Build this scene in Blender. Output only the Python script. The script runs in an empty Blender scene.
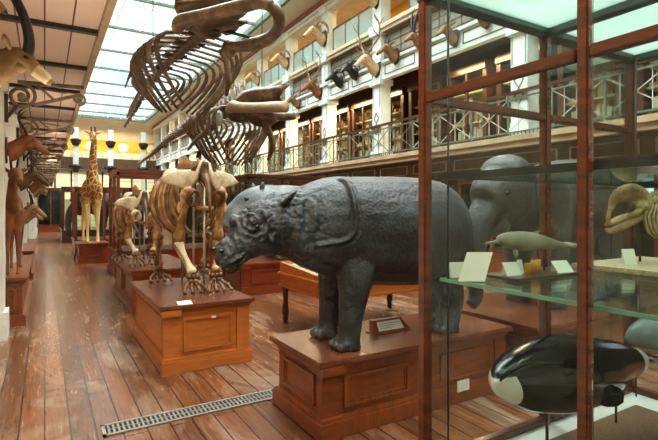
import bpy, bmesh, math, random
from mathutils import Vector, Matrix, noise
random.seed(7)
PI = math.pi; R = math.radians
SC = bpy.context.scene; C = SC.collection
# ---------------------------------------------------------------- camera model (hall axis = +Y)
ANG = R(30.9); F = 475.0; H = 1.65; U0 = 329.0; V0 = 208.0
SA, CA = math.sin(ANG), math.cos(ANG)
def P(u, v, X=None, Y=None, Z=None, d=None):
    t = (u-U0)/F; s = (V0-v)/F
    rx, ry = SA+t*CA, CA-t*SA
    k = d if d is not None else X/rx if X is not None else Y/ry if Y is not None else (Z-H)/s
    return Vector((k*rx, k*ry, H+k*s))
def V(*a): return Vector(a)
def lerp(a, b, t): return a+(b-a)*t
# ---------------------------------------------------------------- materials
def lin(c):
    return tuple((x/255/12.92 if x/255 <= .04045 else ((x/255+.055)/1.055)**2.4) for x in c)+(1,)
def newmat(name):
    m = bpy.data.materials.new(name); m.use_nodes = True
    nt = m.node_tree; b = nt.nodes['Principled BSDF']
    return m, nt, b
def node(nt, t, **kw):
    n = nt.nodes.new(t)
    for k, v in kw.items():
        if k in n.inputs.keys() if not k.startswith('_') else False: n.inputs[k].default_value = v
        else: setattr(n, k.lstrip('_'), v)
    return n
def ramp(nt, fac, stops):
    r = nt.nodes.new('ShaderNodeValToRGB'); nt.links.new(fac, r.inputs['Fac'])
    e = r.color_ramp.elements
    while len(e) < len(stops): e.new(.5)
    for i, (p, c) in enumerate(stops): e[i].position = p; e[i].color = lin(c) if len(c) == 3 else c
    return r.outputs['Color']
def mixc(nt, fac, a, b, mode='MIX'):
    m = nt.nodes.new('ShaderNodeMix'); m.data_type = 'RGBA'; m.blend_type = mode
    for s, x in ((m.inputs[0], fac), (m.inputs[6], a), (m.inputs[7], b)):
        if hasattr(x, 'is_linked'): nt.links.new(x, s)
        else: s.default_value = x if not isinstance(x, tuple) or len(x) == 4 else lin(x)
    return m.outputs[2]
def coords(nt, scale=(1, 1, 1), kind='Object', rot=(0, 0, 0)):
    t = nt.nodes.new('ShaderNodeTexCoord'); m = nt.nodes.new('ShaderNodeMapping')
    m.inputs['Scale'].default_value = scale; m.inputs['Rotation'].default_value = rot
    nt.links.new(t.outputs[kind], m.inputs['Vector']); return m.outputs['Vector']
def tnoise(nt, vec, scale, detail=5, rough=.6, dist=0):
    n = nt.nodes.new('ShaderNodeTexNoise'); nt.links.new(vec, n.inputs['Vector'])
    n.inputs['Scale'].default_value = scale; n.inputs['Detail'].default_value = detail
    n.inputs['Roughness'].default_value = rough; n.inputs['Distortion'].default_value = dist
    return n.outputs['Fac']
def bump(nt, b, h, strength=.3, dist=.01):
    n = nt.nodes.new('ShaderNodeBump'); n.inputs['Strength'].default_value = strength
    n.inputs['Distance'].default_value = dist
    nt.links.new(h, n.inputs['Height']); nt.links.new(n.outputs['Normal'], b.inputs['Normal'])
def mottle(name, c1, c2, scale=4, rough=.6, bmp=0, bscale=None, c3=None, spec=.5, stretch=(1, 1, 1), metal=0):
    """noise-mottled surface between two (three) colours"""
    m, nt, b = newmat(name); v = coords(nt, stretch)
    f = tnoise(nt, v, scale)
    st = [(.3, c1), (.7, c2)] if c3 is None else [(.25, c1), (.52, c2), (.75, c3)]
    nt.links.new(ramp(nt, f, st), b.inputs['Base Color'])
    b.inputs['Roughness'].default_value = rough; b.inputs['Specular IOR Level'].default_value = spec
    b.inputs['Metallic'].default_value = metal
    if bmp: bump(nt, b, tnoise(nt, v, bscale or scale*6, 6), bmp)
    return m
def wood(name, c1, c2, rough=.35, stretch=(2, 2, 12), scale=2.0):
    m, nt, b = newmat(name); v = coords(nt, stretch)
    f = tnoise(nt, v, scale, 6, .65, .6); f2 = tnoise(nt, coords(nt), 2.3, 3)
    col = ramp(nt, f, [(.3, c1), (.68, c2)])
    col = mixc(nt, .35, col, ramp(nt, f2, [(.3, c1), (.7, c2)]))
    nt.links.new(col, b.inputs['Base Color']); b.inputs['Roughness'].default_value = rough
    b.inputs['Coat Weight'].default_value = .25; b.inputs['Coat Roughness'].default_value = .25
    bump(nt, b, f, .08, .004); return m
def glass(name, tint, gloss=.02, haze=0):
    m = bpy.data.materials.new(name); m.use_nodes = True; nt = m.node_tree; nt.nodes.clear()
    o = nt.nodes.new('ShaderNodeOutputMaterial'); mx = nt.nodes.new('ShaderNodeMixShader')
    t = nt.nodes.new('ShaderNodeBsdfTransparent'); t.inputs['Color'].default_value = (*tint, 1)
    g = nt.nodes.new('ShaderNodeBsdfGlossy'); g.inputs['Roughness'].default_value = gloss
    g.inputs['Color'].default_value = (.9, 1, .95, 1)
    fr = nt.nodes.new('ShaderNodeLayerWeight'); fr.inputs['Blend'].default_value = .12
    mul = nt.nodes.new('ShaderNodeMath'); mul.operation = 'MULTIPLY'; mul.inputs[1].default_value = .6
    nt.links.new(fr.outputs['Fresnel'], mul.inputs[0]); nt.links.new(mul.outputs[0], mx.inputs[0])
    last = t.outputs[0]
    if haze:
        h = nt.nodes.new('ShaderNodeBsdfDiffuse'); h.inputs['Color'].default_value = (.75, .85, .8, 1)
        m2 = nt.nodes.new('ShaderNodeMixShader'); m2.inputs[0].default_value = haze
        nt.links.new(t.outputs[0], m2.inputs[1]); nt.links.new(h.outputs[0], m2.inputs[2]); last = m2.outputs[0]
    nt.links.new(last, mx.inputs[1]); nt.links.new(g.outputs[0], mx.inputs[2])
    nt.links.new(mx.outputs[0], o.inputs['Surface']); return m
def emit(name, c, s):
    m, nt, b = newmat(name); b.inputs['Emission Color'].default_value = lin(c)
    b.inputs['Emission Strength'].default_value = s; b.inputs['Base Color'].default_value = lin(c); return m
M = {}
M['wood'] = wood('mahogany', (78, 34, 14), (148, 74, 32))
M['woodx'] = wood('mahogany_across', (80, 35, 14), (152, 77, 33), stretch=(12, 2, 2))
M['wood_red'] = wood('red_mahogany', (84, 28, 10), (140, 56, 22), rough=.3)
M['wood_dark'] = wood('dark_wood', (44, 22, 12), (84, 44, 24))
M['wood_top'] = mottle('worn_plinth_top', (80, 39, 22), (106, 56, 34), 2.2, .26, c3=(136, 94, 70))
M['orange'] = wood('orange_oak', (150, 78, 24), (196, 112, 44), rough=.4)
M['iron'] = mottle('dark_iron', (34, 32, 30), (62, 58, 52), 12, .5, metal=.3)
M['iron_green'] = mottle('green_iron', (66, 82, 70), (104, 120, 104), 8, .5)
M['white'] = mottle('white_paint', (206, 208, 198), (228, 230, 222), 3, .5)
M['pier'] = mottle('pale_green_white_paint', (206, 220, 214), (232, 240, 234), 3, .5)
M['cream'] = mottle('cream_paint', (196, 182, 150), (222, 210, 182), 2, .6)
M['tan'] = mottle('tan_paint', (158, 132, 100), (190, 164, 128), 3, .6)
M['brown_panel'] = mottle('brown_paint', (70, 50, 34), (96, 72, 50), 3, .5)
M['frieze'] = mottle('grey_brown_paint', (120, 112, 98), (150, 142, 126), 3, .6)
M['ochre'] = mottle('ochre_wall', (196, 146, 60), (222, 178, 92), 1.2, .8)
M['red_paint'] = mottle('red_moulding', (128, 54, 40), (150, 72, 54), 3, .5)
M['cove'] = mottle('cove_plaster', (206, 208, 192), (230, 230, 216), .7, .8)
M['dark'] = mottle('dark_wall', (40, 28, 20), (64, 46, 34), 2, .7)
M['bone'] = mottle('tan_bone', (78, 48, 20), (158, 108, 56), 9, .36, .5, c3=(216, 184, 130))
M['bone_dark'] = mottle('dark_bone', (44, 27, 12), (96, 62, 30), 9, .36, .5, c3=(160, 116, 66))
M['bone_white'] = mottle('bleached_bone', (150, 122, 82), (208, 190, 156), 7, .4, .45, c3=(232, 222, 200))
M['whale'] = mottle('brown_whale_bone', (36, 26, 18), (86, 63, 43), 4, .38, .5, c3=(148, 118, 88))
M['whale_lt'] = mottle('pale_whale_bone', (120, 96, 70), (170, 146, 114), 3, .55, .3)
M['whale_jaw'] = mottle('jaw_bone', (50, 38, 28), (104, 80, 60), 3.5, .38, .4, c3=(166, 138, 110))
M['plate_grey'] = mottle('grey_bone', (140, 146, 134), (196, 200, 186), 3, .6)
M['steel'] = mottle('steel_rod', (150, 140, 120), (186, 178, 160), 20, .35, metal=.6)
M['glass'] = glass('case_glass', (.97, .99, .98), haze=.008)
M['glass_clear'] = glass('thin_glass', (.95, .97, .95))
M['glass_pale'] = glass('pale_glass', (.8, .9, .9), haze=.28)
M['shelf_glass'] = glass('green_shelf_glass', (.90, .96, .93), haze=.012)
M['glass_edge'] = mottle('green_glass_edge', (96, 150, 128), (130, 178, 158), 6, .2)
M['card'] = mottle('white_card', (214, 208, 192), (232, 228, 214), 4, .7)
M['carpet'] = mottle('brown_carpet', (104, 76, 52), (138, 106, 76), 120, .95, .5, 200)
M['black_horn'] = mottle('black_horn', (18, 14, 12), (46, 38, 32), 14, .4, .5, 40)
M['antler'] = mottle('antler', (110, 88, 60), (182, 160, 124), 9, .6, .3)
M['fur_tan'] = mottle('tan_fur', (98, 68, 38), (162, 124, 78), 5, .85, .3, 60)
M['fur_pale'] = mottle('pale_fur', (176, 140, 98), (224, 198, 158), 4, .85, .3, 60)
M['fur_red'] = mottle('red_brown_fur', (92, 50, 24), (150, 90, 46), 5, .8, .3, 60)
M['fur_dark'] = mottle('dark_brown_fur', (52, 34, 22), (98, 66, 40), 5, .85, .3, 60)
M['eye'] = mottle('glass_eye', (8, 6, 5), (16, 12, 10), 4, .08)
M['grate'] = mottle('grate_iron', (104, 100, 92), (150, 144, 132), 20, .5, metal=.3)
M['brass'] = mottle('yellow_pencil_paint', (190, 130, 30), (222, 170, 60), 8, .4)
M['nail'] = mottle('dark_toenail', (50, 46, 42), (92, 86, 78), 10, .4)
def skin(name, c1, c2, c3, sc=3.0, cells=42, wr=.6):
    m, nt, b = newmat(name); v = coords(nt)
    f = tnoise(nt, v, sc, 6, .6)
    nt.links.new(ramp(nt, f, [(.28, c1), (.5, c2), (.74, c3)]), b.inputs['Base Color'])
    b.inputs['Roughness'].default_value = .42; b.inputs['Specular IOR Level'].default_value = .55
    vo = nt.nodes.new('ShaderNodeTexVoronoi'); vo.inputs['Scale'].default_value = cells
    nt.links.new(v, vo.inputs['Vector'])
    n2 = tnoise(nt, v, 14, 8, .75, .6)
    ad = nt.nodes.new('ShaderNodeMath'); ad.operation = 'MULTIPLY_ADD'; ad.inputs[1].default_value = .35
    nt.links.new(vo.outputs['Distance'], ad.inputs[0]); nt.links.new(n2, ad.inputs[2])
    bump(nt, b, ad.outputs[0], wr, .02); return m
M['rhino'] = skin('rhinoceros_hide', (15, 17, 19), (32, 36, 38), (74, 81, 84))
M['hippo'] = skin('hippopotamus_hide', (58, 62, 60), (92, 98, 98), (140, 146, 144), wr=.3)
M['elephant'] = skin('elephant_hide', (24, 23, 21), (48, 48, 45), (88, 90, 85), cells=26)
M['elephant_dark'] = skin('dark_elephant_hide', (14, 14, 16), (30, 31, 34), (50, 52, 56), cells=26)
def giraffe_mat():
    m, nt, b = newmat('giraffe_coat'); v = coords(nt, (1, 1, .8))
    vo = nt.nodes.new('ShaderNodeTexVoronoi'); vo.feature = 'DISTANCE_TO_EDGE'; vo.inputs['Scale'].default_value = 6.5
    nt.links.new(v, vo.inputs['Vector'])
    sep = nt.nodes.new('ShaderNodeSeparateXYZ'); nt.links.new(coords(nt), sep.inputs[0])
    k = nt.nodes.new('ShaderNodeMapRange'); k.inputs[1].default_value = .9; k.inputs[2].default_value = 1.4
    nt.links.new(sep.outputs['Z'], k.inputs[0])          # legs stay pale
    st = ramp(nt, vo.outputs['Distance'], [(.035, (0, 0, 0, 1)), (.07, (1, 1, 1, 1))])
    mul = nt.nodes.new('ShaderNodeMath'); mul.operation = 'MULTIPLY'
    nt.links.new(st, mul.inputs[0]); nt.links.new(k.outputs[0], mul.inputs[1])
    nt.links.new(mixc(nt, mul.outputs[0], (226, 188, 120), (140, 84, 38)), b.inputs['Base Color'])
    b.inputs['Roughness'].default_value = .8; return m
M['giraffe'] = giraffe_mat()
def floor_mat():
    m, nt, b = newmat('worn_floorboards')
    v = coords(nt, rot=(0, 0, PI/2))
    br = nt.nodes.new('ShaderNodeTexBrick'); nt.links.new(v, br.inputs['Vector'])
    br.inputs['Scale'].default_value = 1; br.inputs['Brick Width'].default_value = 3.7; br.inputs['Row Height'].default_value = .165
    br.inputs['Mortar Size'].default_value = .0065; br.inputs['Mortar Smooth'].default_value = .3; br.inputs['Bias'].default_value = -.1
    br.inputs['Color1'].default_value = lin((126, 72, 38)); br.inputs['Color2'].default_value = lin((62, 34, 19))
    br.inputs['Mortar'].default_value = lin((34, 22, 16)); br.offset = .37
    g = tnoise(nt, coords(nt, (14, .9, 1)), 2.2, 8, .7, .5)
    grain = ramp(nt, g, [(.26, (58, 33, 18)), (.5, (112, 69, 40)), (.8, (168, 122, 82))])
    col = mixc(nt, .42, br.outputs['Color'], grain)
    wear = tnoise(nt, coords(nt, (1.6, .5, 1)), 1.1, 6, .65, .8)
    wm = ramp(nt, wear, [(.50, (0, 0, 0, 1)), (.68, (.7, .7, .7, 1))])
    col = mixc(nt, wm, col, mixc(nt, .55, grain, (190, 172, 150)))
    dk = ramp(nt, tnoise(nt, coords(nt, (2.2, .7, 1), rot=(0, 0, .2)), .9, 5, .6, .5), [(.50, (0, 0, 0, 1)), (.70, (.6, .6, .6, 1))])
    col = mixc(nt, dk, col, (74, 46, 32))
    col = mixc(nt, br.outputs['Fac'], col, (36, 24, 18))
    nt.links.new(col, b.inputs['Base Color'])
    rr = ramp(nt, g, [(.2, (.15, .15, .15, 1)), (.8, (.32, .32, .32, 1))]); nt.links.new(rr, b.inputs['Roughness'])
    mm = nt.nodes.new('ShaderNodeMath'); mm.operation = 'SUBTRACT'
    nt.links.new(g, mm.inputs[0]); nt.links.new(br.outputs['Fac'], mm.inputs[1])
    bump(nt, b, mm.outputs[0], .14, .005); return m
M['floor'] = floor_mat()
def plank_mat():
    m, nt, b = newmat('ceiling_planks'); v = coords(nt, rot=(0, 0, PI/2))
    br = nt.nodes.new('ShaderNodeTexBrick'); nt.links.new(v, br.inputs['Vector'])
    br.inputs['Scale'].default_value = 1; br.inputs['Brick Width'].default_value = 40; br.inputs['Row Height'].default_value = .235
    br.inputs['Mortar Size'].default_value = .008; br.inputs['Mortar Smooth'].default_value = .1
    br.inputs['Color1'].default_value = lin((226, 200, 178)); br.inputs['Color2'].default_value = lin((210, 180, 158))
    br.inputs['Mortar'].default_value = lin((96, 52, 36))
    nt.links.new(br.outputs['Color'], b.inputs['Base Color']); b.inputs['Roughness'].default_value = .6; return m
M['planks'] = plank_mat()
def orca_mat():
    m, nt, b = newmat('glossy_black_and_white_model')
    sep = nt.nodes.new('ShaderNodeSeparateXYZ'); nt.links.new(coords(nt), sep.inputs[0])
    # chin patch: ahead of a slanted line and below the mouth
    def math_(op, a, bb):
        n = nt.nodes.new('ShaderNodeMath'); n.operation = op
        for s, x in ((n.inputs[0], a), (n.inputs[1], bb)):
            if hasattr(x, 'is_linked'): nt.links.new(x, s)
            else: s.default_value = x
        return n.outputs[0]
    x, z = sep.outputs['X'], sep.outputs['Z']
    a1 = math_('LESS_THAN', math_('ADD', x, math_('MULTIPLY', z, .39)), .068)
    a2 = math_('LESS_THAN', z, math_('ADD', math_('MULTIPLY', x, .1), .036))
    msk = math_('MAXIMUM', math_('MULTIPLY', a1, a2), math_('GREATER_THAN', x, 1.10))
    nt.links.new(mixc(nt, msk, (12, 12, 13), (222, 222, 212)), b.inputs['Base Color'])
    b.inputs['Roughness'].default_value = .14; return m
M['orca'] = orca_mat()
M['porpoise'] = mottle('grey_porpoise_model', (84, 90, 92), (128, 136, 138), 3, .3)
M['dolphin'] = mottle('pale_dolphin_model', (92, 80, 60), (150, 140, 116), 6, .35)
# ---------------------------------------------------------------- mesh builder
ORG = {}
class MB:
    def __init__(s): s.bm = bmesh.new()
    def box(s, x0, y0, z0, x1, y1, z1, bev=0):
        m = Matrix.Translation(((x0+x1)/2, (y0+y1)/2, (z0+z1)/2)) @ Matrix.Diagonal((abs(x1-x0), abs(y1-y0), abs(z1-z0), 1))
        r = bmesh.ops.create_cube(s.bm, size=1, matrix=m)
        if bev:
            es = {e for v in r['verts'] for e in v.link_edges}
            bmesh.ops.bevel(s.bm, geom=list(es), offset=bev, segments=2, affect='EDGES')
        return s
    def bar(s, p, q, w, h, up=(0, 0, 1)):
        p, q = Vector(p), Vector(q); d = (q-p); L = d.length; d.normalize()
        up = Vector(up)
        if abs(d.dot(up)) > .98: up = V(0, 1, 0)
        x = d.cross(up).normalized(); z = x.cross(d)
        m = Matrix((x, d, z)).transposed().to_4x4(); m.translation = (p+q)/2
        bmesh.ops.create_cube(s.bm, size=1, matrix=m @ Matrix.Diagonal((w, L, h, 1))); return s
    def tube(s, pts, rads, n=8, flat=None, up=(0, 0, 1), cap=True):
        """swept tube; rads number/list; flat=(sx, sz) squashes the section"""
        pts = [Vector(p) for p in pts]
        if not hasattr(rads, '__len__'): rads = [rads]*len(pts)
        rings = []; prev = None
        for i, p in enumerate(pts):
            d = (pts[min(i+1, len(pts)-1)]-pts[max(i-1, 0)]).normalized()
            if prev is None:
                u = Vector(up)
                if abs(d.dot(u)) > .95: u = V(0, 1, 0) if abs(d.y) < .9 else V(1, 0, 0)
                x = d.cross(u).normalized()
            else: x = (prev-d*prev.dot(d)).normalized()
            prev = x; z = x.cross(d); r = rads[i]
            rx, rz = (r*flat[0], r*flat[1]) if flat else (r, r)
            if isinstance(r, tuple): rx, rz = r
            rings.append([s.bm.verts.new(p+x*rx*math.cos(2*PI*k/n)+z*rz*math.sin(2*PI*k/n)) for k in range(n)])
        for a, b in zip(rings, rings[1:]):
            for k in range(n): s.bm.faces.new((a[k], a[(k+1) % n], b[(k+1) % n], b[k]))
        if cap:
            for rg, p, rev in ((rings[0], pts[0], 0), (rings[-1], pts[-1], 1)):
                c = s.bm.verts.new(sum((v.co for v in rg), Vector())/n)
                for k in range(n):
                    s.bm.faces.new((c, rg[(k+1) % n], rg[k]) if not rev else (c, rg[k], rg[(k+1) % n]))
        return s
    def curve(s, pts, rads, n=8, sub=5, **kw):
        p, r = smooth(pts, rads, sub); return s.tube(p, r, n, **kw)
    def ell(s, c, r, rot=None, u=14, v=9):
        m = Matrix.Translation(c) @ (rot.to_4x4() if rot else Matrix()) @ Matrix.Diagonal((*r, 1) if hasattr(r, '__len__') else (r, r, r, 1))
        bmesh.ops.create_uvsphere(s.bm, u_segments=u, v_segments=v, radius=1, matrix=m); return s
    def lathe(s, c, prof, n=12):
        """prof = [(r, z)], turned about the vertical axis through c"""
        c = Vector(c); rings = [[s.bm.verts.new(c+V(max(r, 1e-4)*math.cos(2*PI*k/n), max(r, 1e-4)*math.sin(2*PI*k/n), z)) for k in range(n)] for r, z in prof]
        for p, q in zip(rings, rings[1:]):
            for k in range(n): s.bm.faces.new((p[k], p[(k+1) % n], q[(k+1) % n], q[k]))
        return s
    def poly(s, pts, ext):
        """planar polygon extruded by vector"""
        vs = [s.bm.verts.new(Vector(p)) for p in pts]; f = s.bm.faces.new(vs)
        r = bmesh.ops.extrude_face_region(s.bm, geom=[f])
        bmesh.ops.translate(s.bm, vec=Vector(ext), verts=[x for x in r['geom'] if isinstance(x, bmesh.types.BMVert)]); return s
    def plate(s, pts, t, dome=.0, inset=.82):
        """bone plate: rounded-rim slab on an outline of 3-D points"""
        pts = [Vector(p) for p in pts]; n = len(pts); c = sum(pts, Vector())/n
        nm = Vector()
        for i in range(n): nm += (pts[i]-c).cross(pts[(i+1) % n]-c)
        nm.normalize()
        rim = [s.bm.verts.new(p) for p in pts]
        for sg in (1, -1):
            inn = [s.bm.verts.new(lerp(c, p, inset)+nm*(sg*t+dome)) for p in pts]
            cv = s.bm.verts.new(c+nm*(sg*t*.7+dome*1.6))
            for i in range(n):
                j = (i+1) % n
                q = (rim[i], rim[j], inn[j], inn[i]); tr = (inn[i], inn[j], cv)
                s.bm.faces.new(q if sg > 0 else q[::-1]); s.bm.faces.new(tr if sg > 0 else tr[::-1])
        return s
    def bone(s, p, q, r, k=1.7, n=8):
        p, q = Vector(p), Vector(q)
        return s.tube([lerp(p, q, t) for t in (0, .05, .12, .25, .5, .75, .88, .95, 1)],
                      [r*k*.7, r*k, r*k*.95, r*1.1, r*.9, r*1.1, r*k*.95, r*k, r*k*.7], n)
    def build(s, name, mat, parent=None, smooth=True, mods=None, sole=None, kind=None):
        me = bpy.data.meshes.new(name); off = ORG.get(parent.name) if parent else None
        if off: bmesh.ops.translate(s.bm, vec=-off, verts=s.bm.verts)
        bmesh.ops.recalc_face_normals(s.bm, faces=s.bm.faces)
        s.bm.to_mesh(me); s.bm.free()
        o = bpy.data.objects.new(name, me); C.objects.link(o)
        for mm in (mat if isinstance(mat, list) else [mat]): me.materials.append(M[mm] if isinstance(mm, str) else mm)
        if parent:
            o.parent = parent
            if off: ORG[o.name] = off
        if smooth:
            me.polygons.foreach_set('use_smooth', [True]*len(me.polygons))
            if smooth == 'auto':
                me.set_sharp_from_angle(angle=R(35))
        if kind: o['kind'] = kind
        if mods: freeze(o, mods)
        if sole is not None:
            z0 = sole-(off.z if off else 0)
            for v in o.data.vertices: v.co.z = max(v.co.z, z0)
        return o
def freeze(o, mods):
    for t, kw in mods:
        m = o.modifiers.new(t, t)
        for k, v in kw.items(): setattr(m, k, v)
    dg = bpy.context.evaluated_depsgraph_get(); dg.update()
    old = o.data; me = bpy.data.meshes.new_from_object(o.evaluated_get(dg)); o.modifiers.clear()
    o.data = me; me.name = old.name
    if not me.materials:
        for mm in old.materials: me.materials.append(mm)
    me.polygons.foreach_set('use_smooth', [True]*len(me.polygons))
def REM(vox, it=6, f=.5):
    return [('REMESH', dict(mode='VOXEL', voxel_size=vox, use_smooth_shade=True)), ('SMOOTH', dict(iterations=it, factor=f))]
def smooth(pts, rads, sub=5):
    """Catmull-Rom resample of points and radii (numbers or tuples)"""
    pts = [Vector(p) for p in pts]
    if not hasattr(rads, '__len__'): rads = [rads]*len(pts)
    tup = isinstance(rads[0], tuple)
    rv = [Vector((*r, 0)) if tup else Vector((r, 0, 0)) for r in rads]
    def cr(a, i, t):
        p0, p1, p2, p3 = a[max(i-1, 0)], a[i], a[i+1], a[min(i+2, len(a)-1)]
        return .5*((2*p1)+(p2-p0)*t+(2*p0-5*p1+4*p2-p3)*t*t+(3*p1-p0-3*p2+p3)*t**3)
    op, orr = [], []
    for i in range(len(pts)-1):
        for k in range(sub):
            op.append(cr(pts, i, k/sub)); q = cr(rv, i, k/sub); orr.append((q.x, q.y) if tup else max(q.x, 1e-4))
    op.append(pts[-1]); orr.append(rads[-1])
    return op, orr
def tag(o, label, cat, group=None, kind=None):
    o['label'] = label; o['category'] = cat
    if group: o['group'] = group
    if kind: o['kind'] = kind
    return o
def thing(name, label, cat, loc=(0, 0, 0), group=None):
    o = bpy.data.objects.new(name, None); C.objects.link(o); o.location = loc; o.empty_display_size = .1
    ORG[o.name] = Vector(loc); return tag(o, label, cat, group)
def struct(name, mb, mat, smooth=False): return mb.build(name, mat, None, smooth, kind='structure')
def dup(root, loc, rz=0, label=None, group=None, scale=1):
    def cp(o, par):
        c = o.copy(); C.objects.link(c)
        if par: c.parent = par
        for ch in list(o.children): cp(ch, c)
        return c
    r = cp(root, None); r.location = loc; r.rotation_euler = (0, 0, rz); r.scale = (scale,)*3
    if label: r['label'] = label
    if group: r['group'] = group
    return r
M['ochre_bright'] = mottle('bright_ochre', (196, 138, 44), (226, 172, 72), 1.5, .8)
M['window_cream'] = emit('backlit_cream_window', (236, 226, 190), .9)
M['window_blue'] = emit('daylit_window', (206, 216, 236), 1.1)
M['sky_glass'] = glass('roof_glass', (.93, .97, .97), gloss=.1)
M['wood_post'] = wood('red_brown_case_wood', (58, 22, 9), (112, 50, 22), rough=.22)
M['case_green'] = mottle('dark_green_beam', (30, 46, 40), (52, 72, 62), 5, .4)
M['dark_edge'] = mottle('dark_shelf_edge', (22, 26, 22), (40, 46, 40), 5, .3)
M['roof_tint'] = glass('roof_pane_glass', (.90, .97, .94), haze=.45)
for n_ in list(M['roof_tint'].node_tree.nodes):
    if n_.bl_idname == 'ShaderNodeBsdfDiffuse':
        t_ = M['roof_tint'].node_tree; q_ = t_.nodes.new('ShaderNodeBsdfTranslucent'); q_.inputs['Color'].default_value = (.56, .70, .64, 1)
        for l_ in list(n_.outputs[0].links): t_.links.new(q_.outputs[0], l_.to_socket)
        t_.nodes.remove(n_)
M['orca_black'] = mottle('glossy_black', (10, 10, 11), (22, 22, 24), 4, .16)
M['sand'] = mottle('speckled_sand_board', (146, 122, 92), (196, 174, 140), 90, .9)
M['bone_skull'] = mottle('tan_skull_bone', (84, 58, 30), (160, 126, 78), 14, .45, .4, c3=(212, 182, 134))
M['dark_green'] = mottle('dark_green_backdrop', (16, 26, 22), (46, 60, 50), 2, .8)
M['bracket'] = mottle('tan_bracket_iron', (84, 72, 56), (140, 122, 96), 9, .5)
M['pit'] = mottle('grate_pit', (14, 12, 10), (26, 22, 18), 6, .9)
# ================================================================ SETTING
YE = 46.0; YB = -2.5; XR = 8.3; XL = .5
struct('floor', MB().box(-2.6, YB, -.1, 11.2, YE, 0), 'floor')
# left side: wall behind the aisle, piers, gallery above
m = MB().box(-.85, YB, 0, -.6, YE, 3.45)
struct('wall_left', m, 'cream')
struct('wall_left_upper', MB().box(-2.6, YB, 3.6, -2.3, YE, 9.1), 'ochre')
struct('wall_back', MB().box(-2.6, YB-.2, 0, 11.2, YB, 9.6), 'cream')
struct('ceiling_gallery_left', MB().box(-2.4, YB, 3.45, XL, YE, 3.6), 'planks')
pil_y = [4.42+2.9*i for i in range(14)]
m = MB()
for y in pil_y:
    m.box(-.6, y-.16, 0, -.44, y+.16, 3.2).box(-.6, y-.2, 0, -.4, y+.2, .35).box(-.6, y-.2, 3.1, -.4, y+.2, 3.3)
struct('trim_1', m, 'white')
m = MB()
for i in range(30):
    y = 1.0+1.45*i
    m.box(-.6, y-.035, 3.405, XL-.02, y+.035, 3.45)
struct('beam_ceiling', m, 'iron')
m = MB().box(XL-.035, YB, 3.39, XL+.025, YE, 3.62)
struct('trim_2', m, 'tan')
# skylight
SZ = 9.15; SX0, SX1 = 1.5, 7.45; SYE = 43.5
m = MB(); y = -1.6
ys = []
while y < SYE: ys.append(y); y += 3.3
for y in ys: m.box(SX0, y-.045, SZ-.05, SX1, y+.045, SZ+.05)
m.box(SX0-.05, YB, SZ-.12, SX0+.08, SYE, SZ+.1); m.box(SX1-.08, YB, SZ-.12, SX1+.05, SYE, SZ+.1); m.box(SX0, SYE-.1, SZ-.1, SX1, SYE+.05, SZ+.1)
struct('window_frame_roof', m, 'iron_green')
m = MB()
for k in range(1, 6):
    x = lerp(SX0, SX1, k/6); m.box(x-.016, YB, SZ-.03, x+.016, SYE, SZ+.03)
struct('window_bar_roof', m, 'white')
struct('window_1', MB().box(SX0, YB, SZ+.03, SX1, SYE, SZ+.045), 'sky_glass')
# coved ceiling each side of the skylight and at its far end
def cove(x0, z0, x1, z1, n=8):
    return [V(x0+(x1-x0)*(1-math.cos(PI/2*i/n)), 0, z0+(z1-z0)*math.sin(PI/2*i/n)) for i in range(n+1)]
pr = cove(XR+.1, 8.75, SX1-.02, SZ+.02)
m = MB().poly([p+V(0, YB, 0) for p in pr]+[V(SX1-.02, YB, SZ+.3), V(XR+.5, YB, SZ+.3), V(XR+.5, YB, 8.75)], (0, YE-YB, 0))
struct('ceiling_cove_right', m, 'cove', 'auto')
pr = cove(.2, 8.75, SX0+.02, SZ+.02)
m = MB().poly([p+V(0, YB, 0) for p in pr]+[V(SX0+.02, YB, SZ+.3), V(-2.6, YB, SZ+.3), V(-2.6, YB, 8.75)], (0, YE-YB, 0))
struct('ceiling_cove_left', m, 'cove', 'auto')
m = MB().poly([V(-2.6, YE, 7.6), V(-2.6, YE-.5, 8.3), V(-2.6, SYE+.6, 8.95), V(-2.6, SYE, 9.15), V(-2.6, SYE, 9.4), V(-2.6, YE, 9.4)], (14, 0, 0))
struct('ceiling_cove_far', m, 'cove', 'auto')
# right side galleries
struct('wall_right', MB().box(11.0, YB, 0, 11.2, YE, 3.0), 'dark')
struct('wall_right_lower_gallery', MB().box(10.8, YB, 3.0, 11.2, YE, 6.9), 'brown_panel')
struct('wall_right_upper_gallery', MB().box(10.4, YB, 6.9, 11.2, YE, 8.75), 'ochre')
struct('ceiling_upper_gallery', MB().box(XR+.1, YB, 8.6, 11.2, YE, 8.75), 'cream')
struct('floor_lower_gallery', MB().box(XR, YB, 2.93, 11.0, YE, 3.13), 'tan')
struct('floor_upper_gallery', MB().box(XR+.1, YB, 6.75, 11.0, YE, 6.93), 'tan')
m = MB().box(XR-.12, YB, 3.02, XR, YE, 3.13).box(XR-.06, YB, 2.9, XR+.04, YE, 3.02)
struct('trim_3', m, 'tan')
m = MB().box(XR+.35, YB, 2.42, XR+.45, YE, 2.93)
struct('beam_gallery_front', m, 'brown_panel')
m = MB(); y = 1.2
while y < YE-2:
    for (a, b, c, d) in ((y, y+1.25, 2.56, 2.58), (y, y+1.25, 2.80, 2.82), (y, y+.03, 2.56, 2.82), (y+1.22, y+1.25, 2.56, 2.82)):
        m.box(XR+.33, a, c, XR+.36, b, d)
    y += 1.5
struct('trim_4', m, 'tan')
PY = [6.37, 11.25, 14.27, 17.2, 20.2, 23.2, 26.2, 29.2, 32.2, 35.2, 38.2, 41.2, 44.2]
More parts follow.
